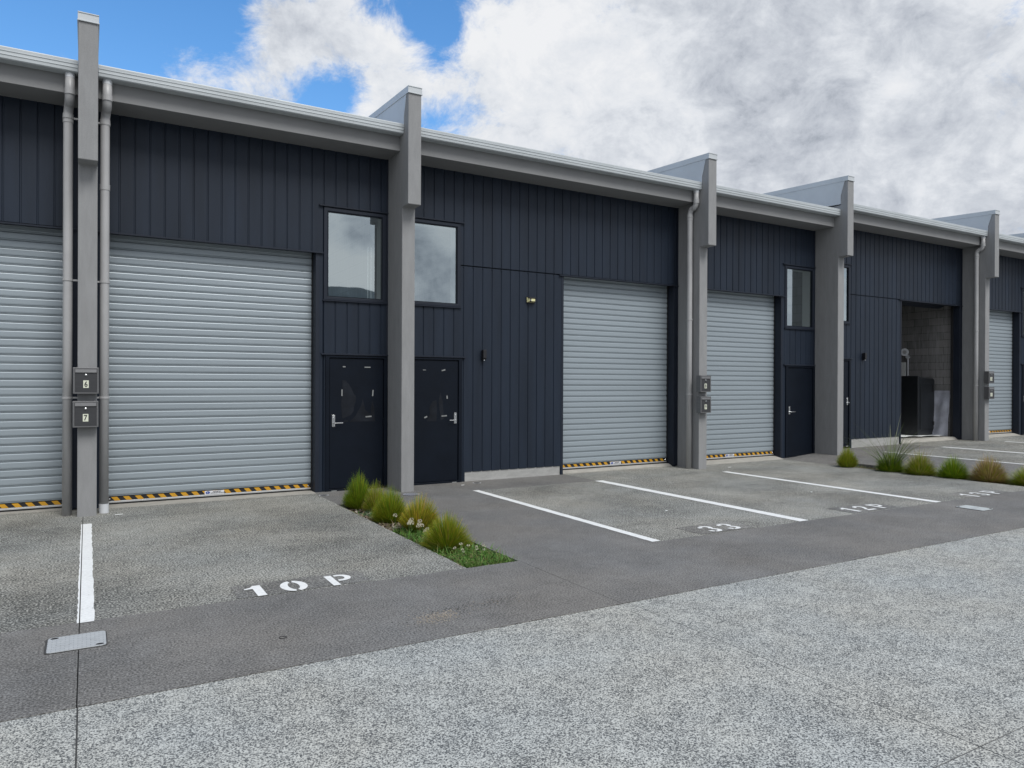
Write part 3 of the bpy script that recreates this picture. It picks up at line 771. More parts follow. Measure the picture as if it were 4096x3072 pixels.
# ------------------------------------------------------------------ lights on the walls
def wall_light(x, z, label):
    t = thing('wall_light', label, 'wall light', (x, W, z), 'black wall lights by the person doors'); O = t.location
    m = MB(); m.prism([(W - .012, z - .085), (W - .012, z + .085), (W - .085, z + .085), (W - .085, z - .045), (W - .055, z - .085)], 'x', x - .03, x + .03); m.build('lamp_housing', 'black', t, O, bevel=.004)
    m = MB(); m.box(x - .038, x + .038, W - .012, W - .001, z - .06, z + .06); m.build('back_plate', 'trim', t, O)
    m = MB(); m.tube([(x - .004, W - .062, z - .078), (x - .004, W - .064, z - .092)], .012, 10); m.build('sensor', 'chrome', t, O)
wall_light(5.59, 2.05, 'small black wall light on cladding right of the nearer pair of doors')
wall_light(15.62, 2.245, 'small black wall light above the tall arching grass clump')
t = thing('solar_floodlight', 'small floodlight with pale yellow panels on the dark cladding above bay 33', 'floodlight', (6.5, W, 3.0)); O = t.location
m = MB(); m.prism([(6.415, 2.955), (6.585, 2.955), (6.585, 3.06), (6.415, 3.06)], 'y', W - .02, W - .002)
m.prism([(W - .02, 3.03), (W - .075, 3.03), (W - .075, 3.045), (W - .02, 3.06)], 'x', 6.43, 6.57)
m.box(6.455, 6.545, W - .072, W - .02, 2.975, 3.03); m.build('lamp_housing', 'black', t, O, bevel=.002)
m = MB(); m.box(6.48, 6.55, W - .078, W - .073, 2.982, 3.022); m.build('front_lens', 'lens', t, O)
m = MB(); m.face([(6.42, W - .0215, 2.965), (6.452, W - .072, 2.98), (6.452, W - .072, 3.03), (6.42, W - .0215, 3.048)]); m.build('side_lens', 'lens', t, O)
m = MB(); m.face([(6.58, W - .0215, 2.965), (6.557, W - .072, 2.98), (6.557, W - .072, 3.03), (6.58, W - .0215, 3.048)]); m.build('side_lens', 'lens', t, O)
m = MB(); m.face([(6.425, W - .0215, 2.960), (6.575, W - .0215, 2.960), (6.55, W - .072, 2.974), (6.452, W - .072, 2.974)]); m.build('lower_lens', 'lens_dim', t, O)
m = MB(); m.tube([(6.47, W - .073, 2.998), (6.47, W - .082, 2.998)], .008, 10); m.build('sensor', 'white_board', t, O)
for sx in (6.445, 6.55):
    m = MB(); m.tube([(sx, W - .021, 3.052), (sx, W - .026, 3.052)], .006, 8); m.build('screw', 'chrome', t, O)

# ------------------------------------------------------------------ inside the open unit
FZ = .235
t = thing('storage_cabinet', 'tall black cabinet with chamfered top standing inside the open garage', 'cabinet', (19.3, 11.5, FZ)); O = t.location
x0, x1, y0, y1, zt = 18.93, 19.70, 11.17, 12.05, 1.83
m = MB(); m.prism([(x0, FZ + .02), (x0, zt), (x0 + .05, zt), (x0 + .13, zt - .045), (x1 - .06, zt - .06), (x1 - .005, zt - .11), (x1, zt - .2), (x1 - .01, FZ + .08), (x1 - .04, FZ + .02)], 'y', y0, y1); m.build('cabinet_body', 'cabinet', t, O, bevel=.015)
m = MB(); m.box(x0 + .10, x1 - .06, y0 - .014, y0 - .001, FZ + .17, zt - .19); m.build('door_panel', 'cabinet', t, O, bevel=.012)
m = MB(); m.box(x1 - .125, x1 - .085, y0 - .032, y0 - .015, zt - .42, zt - .25); m.build('latch', 'rubber', t, O, bevel=.006)
m = MB(); m.tube([(x1 - .105, y0 - .033, zt - .29), (x1 - .105, y0 - .037, zt - .29)], .008, 10); m.build('lock', 'chrome', t, O)
m = MB(); m.box(x1 - .12, x1 - .055, y0 - .03, y0 - .015, FZ + .28, FZ + .38); m.build('lower_latch', 'rubber', t, O, bevel=.006)

mb = MB(); nx, nz = 14, 20; random.seed(11); idx = {}
for i in range(nx + 1):
    for k in range(nz + 1):
        u, w = i / nx, k / nz
        y = 10.77 + .42 * u; x = 19.60 + .15 * w + .012 * math.sin(9 * u + 2 * w) + .010 * math.sin(14 * w + 5 * u) + random.uniform(-.004, .004)
        idx[i, k] = mb.vert((x, y + .02 * math.sin(3 * w), FZ + .004 + 1.2 * w))
for i in range(nx):
    for k in range(nz): mb.f.append((idx[i, k], idx[i + 1, k], idx[i + 1, k + 1], idx[i, k + 1])); mb.m.append(0)
tag(mb.build('plastic_sheet', 'sheet', smooth=True, origin=(19.65, 11, FZ)), 'cloudy plastic sheet leaning on the blockwork beside the black cabinet', 'plastic sheet')
mb = MB(); nx, ny = 30, 12; idx = {}; random.seed(5)
for i in range(nx + 1):
    for k in range(ny + 1):
        u, w = i / nx, k / ny
        idx[i, k] = mb.vert((17.6 + 2.1 * u, 10.98 + .10 * math.sin(5 * u) + .9 * w, FZ + .006 + (.018 * abs(math.sin(11 * u + 4 * w)) if w < .2 else .003) + random.uniform(0, .004)))
for i in range(nx):
    for k in range(ny): mb.f.append((idx[i, k], idx[i + 1, k], idx[i + 1, k + 1], idx[i, k + 1])); mb.m.append(0)
tag(mb.build('drop_cloth', 'white_board', smooth=True, origin=(18.6, 11.4, FZ)), 'crumpled white drop cloth spread under the black cabinet', 'drop cloth')
t = thing('wall_horn', 'round white horn head on grey conduit fixed to blockwork behind the black cabinet', 'alarm horn', (19.79, 11.98, FZ)); O = t.location
m = MB(); m.tube([(19.775, 11.96, FZ), (19.775, 11.96, 2.36)], .02, 10); m.build('conduit', 'pvc_white', t)
m = MB(); m.tube([(19.795, 11.96, 2.37), (19.73, 11.95, 2.37)], .05, 14); m.build('junction_box', 'pvc_white', t)
m = MB(); m.tube([(19.76, 12.02, 2.48), (19.66, 11.98, 2.49), (19.62, 11.96, 2.495), (19.595, 11.945, 2.495)], [.05, .06, .085, .105], 18); m.build('horn', 'pvc_white', t)
m = MB(); m.tube([(19.594, 11.944, 2.495), (19.585, 11.94, 2.495)], .05, 16); m.build('horn_throat', 'pvc', t)
mb = MB(); mb.box(19.76, 19.795, 12.02, 12.40, 1.75, 2.22)
tag(mb.build('meter_board', 'white_board', origin=(19.78, 12.2, 1.75), bevel=.003), 'pale board fixed to the blockwork behind the black cabinet', 'board')

# ------------------------------------------------------------------ covers, drains, litter
def roundrect(x0, x1, y0, y1, r, n=5):
    p = []
    for cx, cy, a in ((x1 - r, y1 - r, 0), (x0 + r, y1 - r, 90), (x0 + r, y0 + r, 180), (x1 - r, y0 + r, 270)):
        p += arcpts(cx, cy, r, r, a, a + 90, n)
    return p
def utility_cover(x0, x1, y0, y1, label, mat='cover'):
    z = gz(x0); xc, yc = (x0 + x1) / 2, (y0 + y1) / 2
    t = thing('utility_cover', label, 'utility cover', (xc, yc, z), 'grey utility covers in the pavement'); O = t.location
    m = MB(); m.prism(roundrect(x0 - .012, x1 + .006, y0 - .006, y1 + .006, .03), 'z', z - .01, z + .004); m.build('cover_rim', 'joint', t, O)
    m = MB(); m.prism(roundrect(x0, x1, y0, y1, .025), 'z', z - .01, z + .008); m.build('cover_plate', mat, t, O, bevel=.002)
    for hx, hy in ((x0 + .035, y1 - .025), (x1 - .035, y0 + .025)):
        m = MB(); m.prism(arcpts(hx, hy, .022, .013, 0, 350, 14), 'z', z + .0085, z + .0095); m.build('finger_slot', 'hole', t, O)
    m = MB(); m.prism(arcpts(x0 + .085, yc - .02, .042, .028, 0, 350, 18), 'z', z + .0085, z + .010); m.build('oval_badge', 'cover', t, O)
    m = MB(); m.prism(roundrect(x1 - .085, x1 - .05, yc - .02, yc + .03, .006), 'z', z + .0085, z + .010); m.build('square_badge', 'cover', t, O)
utility_cover(-.205, .105, 5.035, 5.32, 'pale grey utility cover near the foot of the white line under letterboxes 6 and 7')
utility_cover(9.80, 10.06, 4.94, 5.28, 'pale grey utility cover on the dark strip near bay 13P', 'cover_pale')

t = thing('drain_grate', 'round slotted drain grate set in the path below the fin wall', 'drain grate', (3.993, 9.668, 0)); O = t.location
m = MB(); m.prism(arcpts(3.993, 9.668, .108, .108, 0, 350, 35), 'z', -.02, .0045); m.build('drain_pit', 'hole', t, O)
m = MB(); n = 36
ring_o = arcpts(3.993, 9.668, .12, .12, 0, 360, n); ring_i = arcpts(3.993, 9.668, .102, .102, 0, 360, n)
for i in range(n): m.face([(*ring_o[i], .006), (*ring_o[i + 1], .006), (*ring_i[i + 1], .006), (*ring_i[i], .006)])
m.build('grate_rim', 'grate', t, O)
m = MB()
for k in range(-4, 5):
    u = k * .0225; l = math.sqrt(max(0, .102 ** 2 - u * u)); m.box(3.993 + u - .007, 3.993 + u + .007, 9.668 - l, 9.668 + l, -.004, .0062)
m.build('grate_bars', 'grate', t, O)
def gully(x, y, r, label):
    z = gz(x); t = thing('drain_hole', label, 'drain hole', (x, y, z), 'small round drain holes in the paving'); O = t.location
    m = MB(); o = arcpts(x, y, r + .012, r + .012, 0, 360, 24); i_ = arcpts(x, y, r, r, 0, 360, 24)
    for k in range(24): m.face([(*o[k], z + .0045), (*o[k + 1], z + .0045), (*i_[k + 1], z + .005), (*i_[k], z + .005)])
    m.build('drain_rim', 'pvc_white', t, O)
    m = MB(); m.face([(*p, z + .004) for p in i_[:-1]]); m.build('drain_void', 'hole', t, O)
gully(2.885, 10.19, .055, 'small open drain hole at the corner of the nearest dark door')
gully(5.363, 10.28, .055, 'small black drain hole below the concrete wall base near bay 33')
gully(15.35, 10.30, .055, 'small black drain hole beyond the tall arching grass clump')
# a small rubber ring lying on the strip
mb = MB(); mb.tube([(1.06 + .022 * math.cos(a * .449), 4.641 + .02 * math.sin(a * .449), .004) for a in range(15)], .0018, 6)
tag(mb.build('rubber_ring', 'rubber', origin=(1.06, 4.64, 0)), 'tiny black rubber ring lying on the dark strip', 'rubber ring')
# spilt sand
mb = MB(); mb.c = []; random.seed(21)
def chip(mb, x, y, z, r, col, h=.6):
    a0 = random.uniform(0, 6.28); s = len(mb.v); n = 5
    for k in range(n):
        a = a0 + k * 1.2566; rr = r * random.uniform(.7, 1.2); mb.v.append((x + rr * math.cos(a), y + rr * math.sin(a), z)); mb.c.append(col)
    mb.v.append((x, y, z + r * h)); mb.c.append(col)
    for k in range(n): mb.f.append((s + k, s + (k + 1) % n, s + n)); mb.m.append(0)
for k in range(600):
    if random.random() < .62: x, y = random.gauss(2.06, .10), random.gauss(4.53, .06)
    else: x, y = random.gauss(2.42, .26), random.gauss(4.64, .055)
    tan = random.random() < (.9 if abs(x - 2.06) < .16 and abs(y - 4.53) < .11 else .2)
    c = random.choice([(.34, .295, .235), (.40, .355, .295), (.28, .24, .19)]) if tan else random.choice([(.05, .05, .05), (.09, .085, .08), (.2, .19, .18)])
    chip(mb, x, y, .002, random.uniform(.002, .006), c)
stuff(mb.build('spilt_sand', 'sand'), 'scatter of tan sand and dark grit on the strip', 'sand')
def litter(x, y, a, l, label):
    mb = MB(); ca, sa = math.cos(a), math.sin(a); z = gz(x) + .004
    mb.prism([(x + u * ca - v * sa, y + u * sa + v * ca) for u, v in ((-l, -.008), (l * .9, -.011), (l, .009), (-l * .8, .010))], 'z', z, z + .004)
    tag(mb.build('paper_scrap', 'white_board', origin=(x, y, z)), label, 'litter', 'white scraps of litter')
litter(.33, 9.88, .2, .045, 'thin white scrap of litter beside the white-footed downpipe')
litter(5.05, 10.16, .1, .03, 'white scrap of litter before the dark door left of bay 33')
litter(6.28, 6.9, .5, .022, 'small pale scrap of litter inside bay 33')
litter(10.6, 9.9, .1, .045, 'white scrap of litter before the roller door near bay 13P')
litter(9.25, 7.05, .4, .02, 'small white scrap of litter inside bay 12P')

# ------------------------------------------------------------------ planting
def blade(mb, base, ang, tilt, length, width, droop, c0, c1, n=5):
    """curved tapering strip; tilt from vertical, drooping outward along its length"""
    p = Vector(base); d = Vector((math.cos(ang), math.sin(ang), 0)); side = Vector((-math.sin(ang), math.cos(ang), 0))
    tw = random.uniform(-1, 1); side = (side * math.cos(tw) + d * math.sin(tw)); s = len(mb.v); th = tilt
    for i in range(n + 1):
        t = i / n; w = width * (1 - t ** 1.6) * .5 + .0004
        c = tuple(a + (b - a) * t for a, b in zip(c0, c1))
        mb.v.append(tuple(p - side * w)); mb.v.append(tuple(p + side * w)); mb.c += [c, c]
        th += droop / n
        p = p + (d * math.sin(th) + Vector((0, 0, 1)) * math.cos(th)) * (length / n)
    for i in range(n):
        a = s + 2 * i; mb.f.append((a, a + 1, a + 3, a + 2)); mb.m.append(0)
GREEN = [(0.155, 0.269, 0.011), (0.202, 0.296, 0.013), (0.114, 0.228, 0.013), (0.242, 0.309, 0.016)]
OLIVE = [(0.282, 0.296, 0.021), (0.336, 0.316, 0.027), (0.242, 0.255, 0.025)]
GOLD = [(0.54, 0.381, 0.044), (0.631, 0.381, 0.044), (0.449, 0.337, 0.067)]
TAN = [(0.414, 0.304, 0.152), (0.359, 0.262, 0.124), (0.469, 0.372, 0.206)]
RUST = [(0.349, 0.218, 0.11), (0.407, 0.276, 0.16), (0.29, 0.189, 0.087)]
DARK = [(0.079, 0.165, 0.011), (0.099, 0.158, 0.013)]
def tussock(x, y, z, w, h, n, mix, label, spread=1.25, lean=(0, 0), droop=.5, extra=None, seed=1, width=.0052):
    n = int(n * 2.5); spread *= 1.36
    random.seed(seed); mb = MB(); mb.c = []
    for k in range(n):
        ang = random.uniform(0, 6.283); q = math.sqrt(random.random())
        tilt = spread * q ** 1.1 * random.uniform(.75, 1.1)
        r0 = .07 * w / .36 * q
        hh = h * random.uniform(.72, 1.06); ww = w * .5
        te = min(1.5, tilt * .85 + .1)
        L = 1.04 * random.uniform(.80, 1.05) / math.sqrt((math.cos(te) / h) ** 2 + (math.sin(te) / ww) ** 2)
        pal = random.choices([p for p, _ in mix], [wt for _, wt in mix])[0]
        c1 = random.choice(pal); k2 = random.uniform(.55, 1.75); c1 = tuple(min(1, v * k2) for v in c1)
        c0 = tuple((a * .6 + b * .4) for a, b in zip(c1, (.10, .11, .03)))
        px, py = x + r0 * math.cos(ang), y + r0 * math.sin(ang)
        if lean[0] or lean[1]:
            v = Vector((math.sin(tilt) * math.cos(ang) + lean[0], math.sin(tilt) * math.sin(ang) + lean[1])); ang = math.atan2(v.y, v.x); tilt = min(1.4, v.length)
        blade(mb, (px, py, z - .01), ang, tilt * .8, L, width * random.uniform(.7, 1.25), droop * random.uniform(.1, .9) * (.2 + .7 * tilt), c0, c1)
    for k in range(int(n * .05)):          # dead thatch at the foot
        ang = random.uniform(0, 6.283); c = random.choice(TAN)
        blade(mb, (x + .05 * math.cos(ang), y + .05 * math.sin(ang), z), ang, random.uniform(.9, 1.45), random.uniform(.10, w * .48), .004, random.uniform(.1, .9), c, c, 4)
    if extra: extra(mb)
    o = mb.build('grass_tussock', 'leaf', origin=(x, y, z))
    return tag(o, label, 'grass clump', 'ornamental grass clumps in the planting strips')
Zb = -.055
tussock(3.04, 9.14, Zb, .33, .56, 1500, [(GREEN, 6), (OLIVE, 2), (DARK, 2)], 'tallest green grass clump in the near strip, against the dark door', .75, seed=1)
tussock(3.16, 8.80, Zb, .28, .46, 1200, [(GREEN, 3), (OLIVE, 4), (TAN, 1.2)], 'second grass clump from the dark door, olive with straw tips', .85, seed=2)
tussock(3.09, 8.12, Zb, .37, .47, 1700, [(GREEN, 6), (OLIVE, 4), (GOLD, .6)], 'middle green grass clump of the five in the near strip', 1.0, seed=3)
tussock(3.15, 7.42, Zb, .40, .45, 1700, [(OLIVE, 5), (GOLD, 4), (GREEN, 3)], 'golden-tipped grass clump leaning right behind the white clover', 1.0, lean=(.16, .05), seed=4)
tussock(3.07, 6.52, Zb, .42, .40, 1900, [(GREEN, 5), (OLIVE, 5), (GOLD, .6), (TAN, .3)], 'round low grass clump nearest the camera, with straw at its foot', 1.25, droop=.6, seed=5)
Zc = gz(12.95) - .045
tussock(12.68, 8.86, Zc, .33, .50, 1000, [(GREEN, 4), (OLIVE, 5)], 'small upright grass clump at the foot of the bare fin wall', .7, seed=6)
def arching(mb):
    random.seed(77)
    for k in range(120):
        ang = random.uniform(0, 6.283); c = random.choice([(.16, .21, .08), (.22, .26, .13), (.13, .18, .07), (.28, .30, .18)])
        blade(mb, (12.80 + .06 * math.cos(ang), 8.06 + .06 * math.sin(ang), Zc), ang, random.uniform(.08, .5), random.uniform(.75, 1.2), random.uniform(.007, .012), random.uniform(.4, 1.7), (.06, .10, .02), c, 10)
    for k in range(4):
        ang = random.uniform(3.5, 6); blade(mb, (12.80, 8.06, Zc + .25), ang, .5, .35, .009, 2.6, (.42, .36, .2), (.45, .4, .25), 8)
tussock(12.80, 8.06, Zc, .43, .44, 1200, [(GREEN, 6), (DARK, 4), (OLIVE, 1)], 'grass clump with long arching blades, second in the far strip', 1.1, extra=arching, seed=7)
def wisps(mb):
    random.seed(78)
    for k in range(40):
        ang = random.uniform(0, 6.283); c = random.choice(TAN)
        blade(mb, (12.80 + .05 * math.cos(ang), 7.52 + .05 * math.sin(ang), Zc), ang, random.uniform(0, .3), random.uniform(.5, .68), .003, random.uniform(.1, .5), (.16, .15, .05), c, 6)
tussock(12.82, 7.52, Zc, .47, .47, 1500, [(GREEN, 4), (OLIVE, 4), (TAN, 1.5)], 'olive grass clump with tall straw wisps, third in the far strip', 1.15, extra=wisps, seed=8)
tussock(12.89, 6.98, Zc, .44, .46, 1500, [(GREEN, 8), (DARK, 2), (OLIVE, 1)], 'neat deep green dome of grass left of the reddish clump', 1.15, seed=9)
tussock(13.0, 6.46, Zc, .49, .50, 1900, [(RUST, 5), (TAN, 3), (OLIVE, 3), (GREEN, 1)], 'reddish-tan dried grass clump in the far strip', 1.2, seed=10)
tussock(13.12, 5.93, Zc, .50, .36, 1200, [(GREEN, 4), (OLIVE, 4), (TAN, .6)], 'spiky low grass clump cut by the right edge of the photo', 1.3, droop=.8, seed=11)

# low weeds, clover and mulch
random.seed(31); mb = MB(); mb.c = []
WEED = [(.12, .235, .04), (.09, .19, .035), (.16, .23, .06), (.06, .13, .025), (.19, .20, .07), (.10, .25, .04)]
def clover(mb, x, y, z, r):
    c = random.choice(WEED)
    for k in range(3):
        a = k * 2.094 + random.uniform(-.3, .3); s = len(mb.v); d = Vector((math.cos(a), math.sin(a))); pz = random.uniform(-.006, .012)
        q = Vector((-d.y, d.x))
        for u, v in ((0, 0), (.6, .45), (1.0, .25), (1.0, -.25), (.6, -.45)):
            p = d * u * r + q * v * r; mb.v.append((x + p.x, y + p.y, z + pz * u)); mb.c.append(c)
        mb.f.append(tuple(range(s, s + 5))); mb.m.append(0)
for k in range(3600):
    y = 5.64 + 1.9 * random.random() ** 1.3; x = random.uniform(2.85, 3.34)
    if y > 7.0 and x > 3.2: continue
    if random.random() < .5: clover(mb, x, y, Zb + random.uniform(.02, .075), random.uniform(.008, .016))
    else:
        a = random.uniform(0, 6.283); c = random.choice(WEED)
        blade(mb, (x, y, Zb), a, random.uniform(.1, .9), random.uniform(.06, .15), random.uniform(.006, .012), random.uniform(.2, 1.2), c, tuple(v * 1.2 for v in c), 4)
for k in range(170):     # leaves spilling over the slab edges
    y = random.uniform(5.66, 9.2); x = random.choice([2.835, 3.345]); a = (math.pi if x < 3 else 0) + random.uniform(-.9, .9)
    c = random.choice(WEED + TAN[:1]); blade(mb, (x + (.01 if x < 3 else -.01), y, -.03), a, random.uniform(.5, 1.1), random.uniform(.05, .11), random.uniform(.005, .010), random.uniform(.2, .6), c, c, 4)
for k in range(420):     # patch by the third clump and thin growth along the strip
    if k < 220: x, y = random.gauss(3.0, .05), random.gauss(8.52, .08); c = random.choice([(.07, .15, .07), (.09, .17, .08)])
    else: x, y = random.uniform(2.86, 3.3), random.uniform(7.4, 9.28); c = random.choice(WEED + TAN)
    blade(mb, (x, y, Zb), random.uniform(0, 6.283), random.uniform(.1, 1.1), random.uniform(.05, .13), .007, random.uniform(.2, 1.2), c, c, 4)
stuff(mb.build('ground_cover', 'leaf'), 'bright green clover and weedy grass filling the near planting strip', 'ground cover')
random.seed(32); mb = MB(); mb.c = []
for k in range(700):
    x = random.uniform(12.76, 13.22); y = random.uniform(5.64, 9.3); c = random.choice(WEED + TAN)
    blade(mb, (x, y, Zc), random.uniform(0, 6.283), random.uniform(.2, 1.2), random.uniform(.03, .10), .007, random.uniform(.2, 1.0), c, c, 3)
stuff(mb.build('ground_cover', 'leaf'), 'sparse weeds between the clumps of the far planting strip', 'ground cover')
random.seed(33); mb = MB(); mb.c = []
for k in range(900):
    x = random.uniform(2.85, 3.32); y = random.uniform(7.6, 9.28) if k < 700 else random.uniform(5.65, 7.6)
    c = random.choice([(.20, .15, .10), (.30, .25, .19), (.12, .085, .055), (.38, .34, .28), (.16, .12, .09)])
    a = random.uniform(0, 6.283); l = random.uniform(.015, .055); w2 = random.uniform(.006, .014); z = Zb + random.uniform(.008, .03); tl = random.uniform(-.012, .012)
    d = Vector((math.cos(a), math.sin(a))); q = Vector((-d.y, d.x)); s = len(mb.v)
    for u, v in ((-1, -1), (1, -.8), (1, .8), (-1, 1)):
        mb.v.append((x + d.x * l * u + q.x * w2 * v, y + d.y * l * u + q.y * w2 * v, z + tl * u)); mb.c.append(c)
    mb.f.append((s, s + 1, s + 2, s + 3)); mb.m.append(0)
stuff(mb.build('bark_mulch', 'mulch'), 'brown and grey bark chips on the soil of the near strip', 'mulch')

# clover flowers: one mesh, then copies
def clover_flower():
    mb = MB(); mb.c = []; random.seed(41)
    mb.tube([(0, 0, 0), (.004, .002, .05), (.002, 0, .095)], .0014, 5); mb.c += [(.06, .12, .03)] * len(mb.v)
    for k in range(46):
        u = random.uniform(-.5, 1); a = random.uniform(0, 6.283); r = math.sqrt(max(0, 1 - u * u)) * .0125
        p = Vector((.002 + r * math.cos(a), r * math.sin(a), .10 + .011 * u)); d = (p - Vector((.002, 0, .098))).normalized(); s = len(mb.v)
        q = d.orthogonal().normalized() * .0035; e = d.cross(q)
        for v in (p - q, p + e * .6, p + q, p + d * .006): mb.v.append(tuple(v)); mb.c.append(random.choice([(.80, .78, .66), (.72, .70, .56), (.62, .55, .44)]))
        mb.f.append((s, s + 1, s + 3)); mb.f.append((s + 1, s + 2, s + 3)); mb.f.append((s, s + 1, s + 2)); mb.m += [0, 0, 0]
    return mb.build('clover_flower', 'petal')
proto = clover_flower()
GA = 'white clover flowers before the golden-tipped clump'; GB = 'small clover flowers in the weeds at the near end'
LA = 'white clover flower in the cluster before the golden-tipped grass clump'; LB = 'small pale clover flower in the weeds before the nearest grass clump'
spots = [(2.93, 7.22, 1.3, LA, GA), (2.96, 7.20, 1.3, LA, GA), (2.945, 7.17, 1.2, LA, GA), (2.975, 7.25, 1.3, LA, GA), (3.0, 7.27, 1.4, LA, GA), (3.05, 7.15, 1.4, LA, GA), (3.06, 7.13, 1.2, LA, GA), (2.985, 7.08, 1.1, LA, GA), (3.02, 7.05, 1.2, LA, GA), (3.03, 6.93, 1.1, LA, GA), (2.98, 6.85, 1.0, LA, GA), (2.94, 7.6, 1.4, LA, GA)]
spots += [(3.00, 6.16, .9, LB, GB), (3.05, 6.13, .8, LB, GB), (3.13, 6.18, .95, LB, GB), (3.19, 6.12, .9, LB, GB), (3.17, 6.05, .8, LB, GB), (3.245, 6.10, 1.0, LB, GB), (3.02, 6.05, .8, LB, GB), (3.09, 6.26, 1.0, LB, GB), (3.22, 6.02, .85, LB, GB)]
for i, (x, y, s, lb, gr) in enumerate(spots):
    o = proto if i == 0 else proto.copy()
    if i: COL.objects.link(o)
    o.location = (x, y, Zb + .02); o.scale = (s, s, s * (1.15 if i < 12 else .9)); o.rotation_euler = (random.uniform(-.2, .2), random.uniform(-.2, .2), random.uniform(0, 6))
    tag(o, lb, 'flower', gr)

# ------------------------------------------------------------------ camera
cam = bpy.data.cameras.new('camera'); co = bpy.data.objects.new('camera', cam); COL.objects.link(co)
cam.sensor_fit = 'HORIZONTAL'; cam.sensor_width = 36; cam.lens = 36 * 2909.28 / 4096; cam.clip_start = .05; cam.clip_end = 3000
yaw, pit, rol = R(30.2816), R(-.0942), R(.2431)
fwd = Vector((math.sin(yaw) * math.cos(pit), math.cos(yaw) * math.cos(pit), math.sin(pit)))
r0 = Vector((math.cos(yaw), -math.sin(yaw), 0)); u0 = r0.cross(fwd)
rr = r0 * math.cos(rol) + u0 * math.sin(rol); uu = -r0 * math.sin(rol) + u0 * math.cos(rol)
co.matrix_world = Matrix(((rr.x, uu.x, -fwd.x, 0), (rr.y, uu.y, -fwd.y, 0), (rr.z, uu.z, -fwd.z, 1.6), (0, 0, 0, 1)))
S.camera = co

# ------------------------------------------------------------------ sky with broken cloud
SUN_EL, SUN_AZ = 52, 170        # azimuth measured from +Y towards +X
w = bpy.data.worlds.new('World'); S.world = w; w.use_nodes = True; nt = w.node_tree; nt.nodes.clear()
out = N(nt, 'ShaderNodeOutputWorld'); bg = N(nt, 'ShaderNodeBackground', i_Strength=.1)
sky = N(nt, 'ShaderNodeTexSky', sky_type='NISHITA', sun_disc=False, sun_elevation=R(SUN_EL), sun_rotation=R(SUN_AZ), air_density=1.0, dust_density=.4, ozone_density=2.0)
hs = N(nt, 'ShaderNodeHueSaturation', i_Saturation=1.27, i_Value=1.8); nt.links.new(sky.outputs[0], hs.inputs['Color'])
tc = N(nt, 'ShaderNodeTexCoord'); dirv = tc.outputs['Generated']
def mathn(op, a, b=None, c=None):
    n = N(nt, 'ShaderNodeMath', operation=op)
    for i, v in enumerate((a, b, c)):
        if v is None: continue
        if isinstance(v, (int, float)): n.inputs[i].default_value = v
        else: nt.links.new(v, n.inputs[i])
    return n.outputs[0]
def lobes(lst):
    tot = None
    for az, el, s, amp in lst:
        az, el = R(az), R(el); c = (math.sin(az) * math.cos(el), math.cos(az) * math.cos(el), math.sin(el))
        d = N(nt, 'ShaderNodeVectorMath', operation='DOT_PRODUCT'); nt.links.new(dirv, d.inputs[0]); d.inputs[1].default_value = c
        p = mathn('POWER', mathn('MAXIMUM', d.outputs['Value'], 0.0), 1 / R(s) ** 2)
        tot = mathn('MULTIPLY_ADD', p, amp, tot if tot is not None else 0.0)
    return tot
cov = lobes([(-3.4, 22.2, 4.5, -.55), (3.0, 23.6, 4.0, -.65), (8.5, 25.2, 2.8, -.8), (-11.6, 19.8, 10, -.5), (1.6, 28.5, 7, -.5), (15.4, 20.6, 2.0, -1.0), (17.8, 20.5, 1.5, -.75), (24.5, 25.4, 1.6, -1.1), (21.2, 27.0, 2.0, -.8), (23.6, 19.4, 1.4, -.9), (28.6, 23.6, .9, -.55), (26.5, 20.8, .9, -.45), (64.2, 23.8, 1.6, -.5),
             (-1.6, 21.9, 1.6, .45), (6, 21.6, 2.4, .55), (11, 22.1, 2.4, .40), (13.2, 24.9, 2.0, .85), (17.8, 23.7, 2.8, .75), (12.4, 20.9, 2, .40), (20.5, 22.6, 2.4, .5), (30, 21.7, 5.5, .75), (44.3, 21.2, 9, 1.0), (59.8, 17.8, 10, 1.0)])
def snoise(scale, detail, rough, off=(0, 0, 0), dist=0, stretch=(1, 1, 1.35)):
    mp = N(nt, 'ShaderNodeMapping'); mp.inputs['Location'].default_value = off; mp.inputs['Scale'].default_value = stretch; nt.links.new(dirv, mp.inputs[0])
    n = N(nt, 'ShaderNodeTexNoise', i_Scale=scale, i_Detail=detail, i_Roughness=rough, i_Distortion=dist); nt.links.new(mp.outputs[0], n.inputs['Vector']); return n.outputs['Fac']
n1 = snoise(11, 12, .68, (3.1, 1.7, .4), .3)
n2 = snoise(3.2, 8, .55, (7.7, 2.1, 5.0))
sepd = N(nt, 'ShaderNodeSeparateXYZ'); nt.links.new(dirv, sepd.inputs[0])
back = mathn('MULTIPLY', mathn('MAXIMUM', mathn('MULTIPLY', sepd.outputs[1], -1.0), 0.0), 1.3)
a = mathn('ADD', mathn('ADD', mathn('MULTIPLY_ADD', cov, .72, back), .20), mathn('MULTIPLY_ADD', n1, 3.3, -1.65))
al = N(nt, 'ShaderNodeMapRange', interpolation_type='SMOOTHSTEP', i_1=-.28, i_2=.62); nt.links.new(a, al.inputs[0])
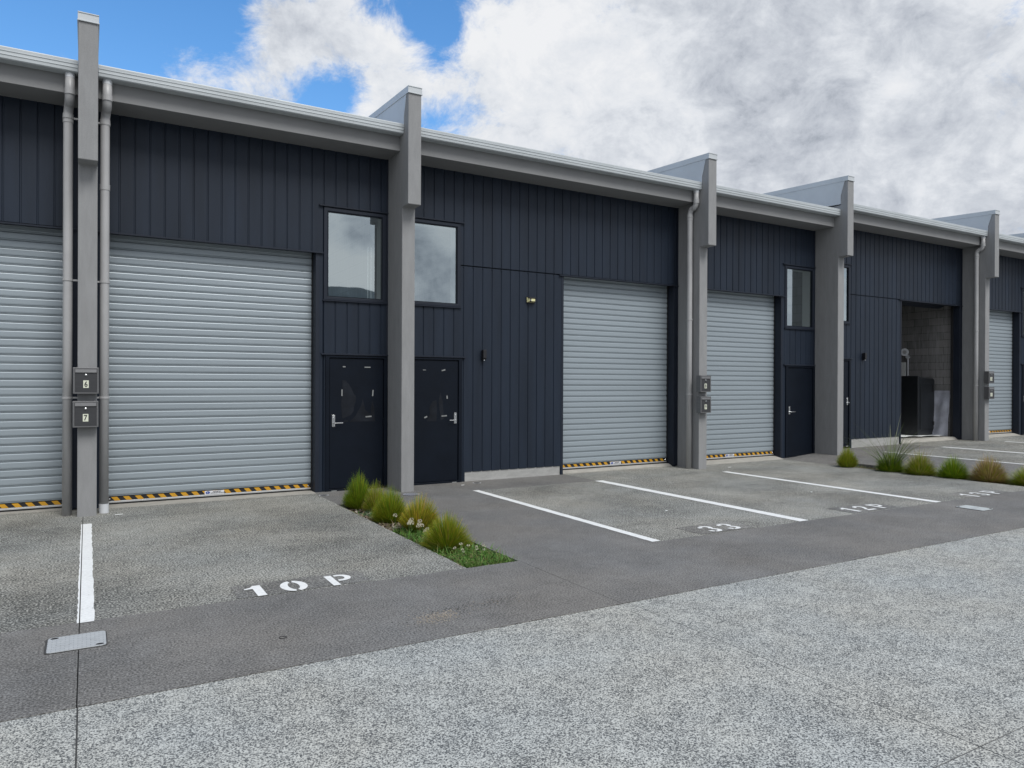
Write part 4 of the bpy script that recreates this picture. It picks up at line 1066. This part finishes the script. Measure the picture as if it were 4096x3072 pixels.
shade = lobes([(28.1, 24.5, 4, .22), (21.3, 24.2, 3, .2), (35.4, 25.9, 5, .15), (52.5, 21.0, 5, -.15), (58.5, 15.7, 5, -.16), (49.3, 18.5, 3, -.10), (46, 24, 5, -.05), (42.6, 17.2, 3, .1), (57, 19.3, 1.2, .2), (62.5, 21.7, 3, .14), (61.2, 12.6, 5, -.1), (162, 10.8, 1.3, -.55), (163.8, 9.0, 1.5, .5), (160.8, 8.9, 1.4, .5), (164, 12.5, 1.2, .25), (155, 11.6, 1.2, .35), (157, 10.3, 1.3, -.32), (156, 7.0, 2, -.28),
               (150, 14, 22, -.06), (190, 16, 22, -.05)])
n3 = snoise(14, 12, .64, (1.3, 6.2, 2.2), .4)
n1b = snoise(11, 12, .68, (3.1 - .012, 1.7 - .010, .4 + .06), .3)
relief = mathn('MULTIPLY', mathn('SUBTRACT', n1, n1b), .85)
sv = mathn('ADD', relief, mathn('ADD', mathn('ADD', shade, mathn('MULTIPLY_ADD', n2, .6, -.3)), mathn('MULTIPLY_ADD', n3, 1.35, -.12)))
ccol = ramp(nt, sv, [(0, (3.0, 3.3, 3.8)), (.20, (4.4, 4.7, 5.25)), (.40, (5.4, 5.7, 6.2)), (.62, (6.6, 6.85, 7.25)), (.92, (7.55, 7.65, 7.85))])
mixs = mixc(nt, al.outputs[0], hs.outputs[0], ccol)
nt.links.new(mixs, bg.inputs[0]); nt.links.new(bg.outputs[0], out.inputs[0])

sun = bpy.data.lights.new('sun', 'SUN'); so = bpy.data.objects.new('sun', sun); COL.objects.link(so)
sun.energy = 2.2; sun.angle = R(28); sun.color = (1.0, .985, .955)
az, el = R(SUN_AZ), R(SUN_EL); d = Vector((math.sin(az) * math.cos(el), math.cos(az) * math.cos(el), math.sin(el)))
so.rotation_euler = d.to_track_quat('Z', 'Y').to_euler()

S.view_settings.view_transform = 'Standard'; S.view_settings.look = 'None'; S.view_settings.exposure = .2; S.view_settings.gamma = 1
S.render.engine = 'CYCLES'
S.cycles.max_bounces = 6; S.cycles.transparent_max_bounces = 12; S.cycles.caustics_reflective = False; S.cycles.caustics_refractive = False
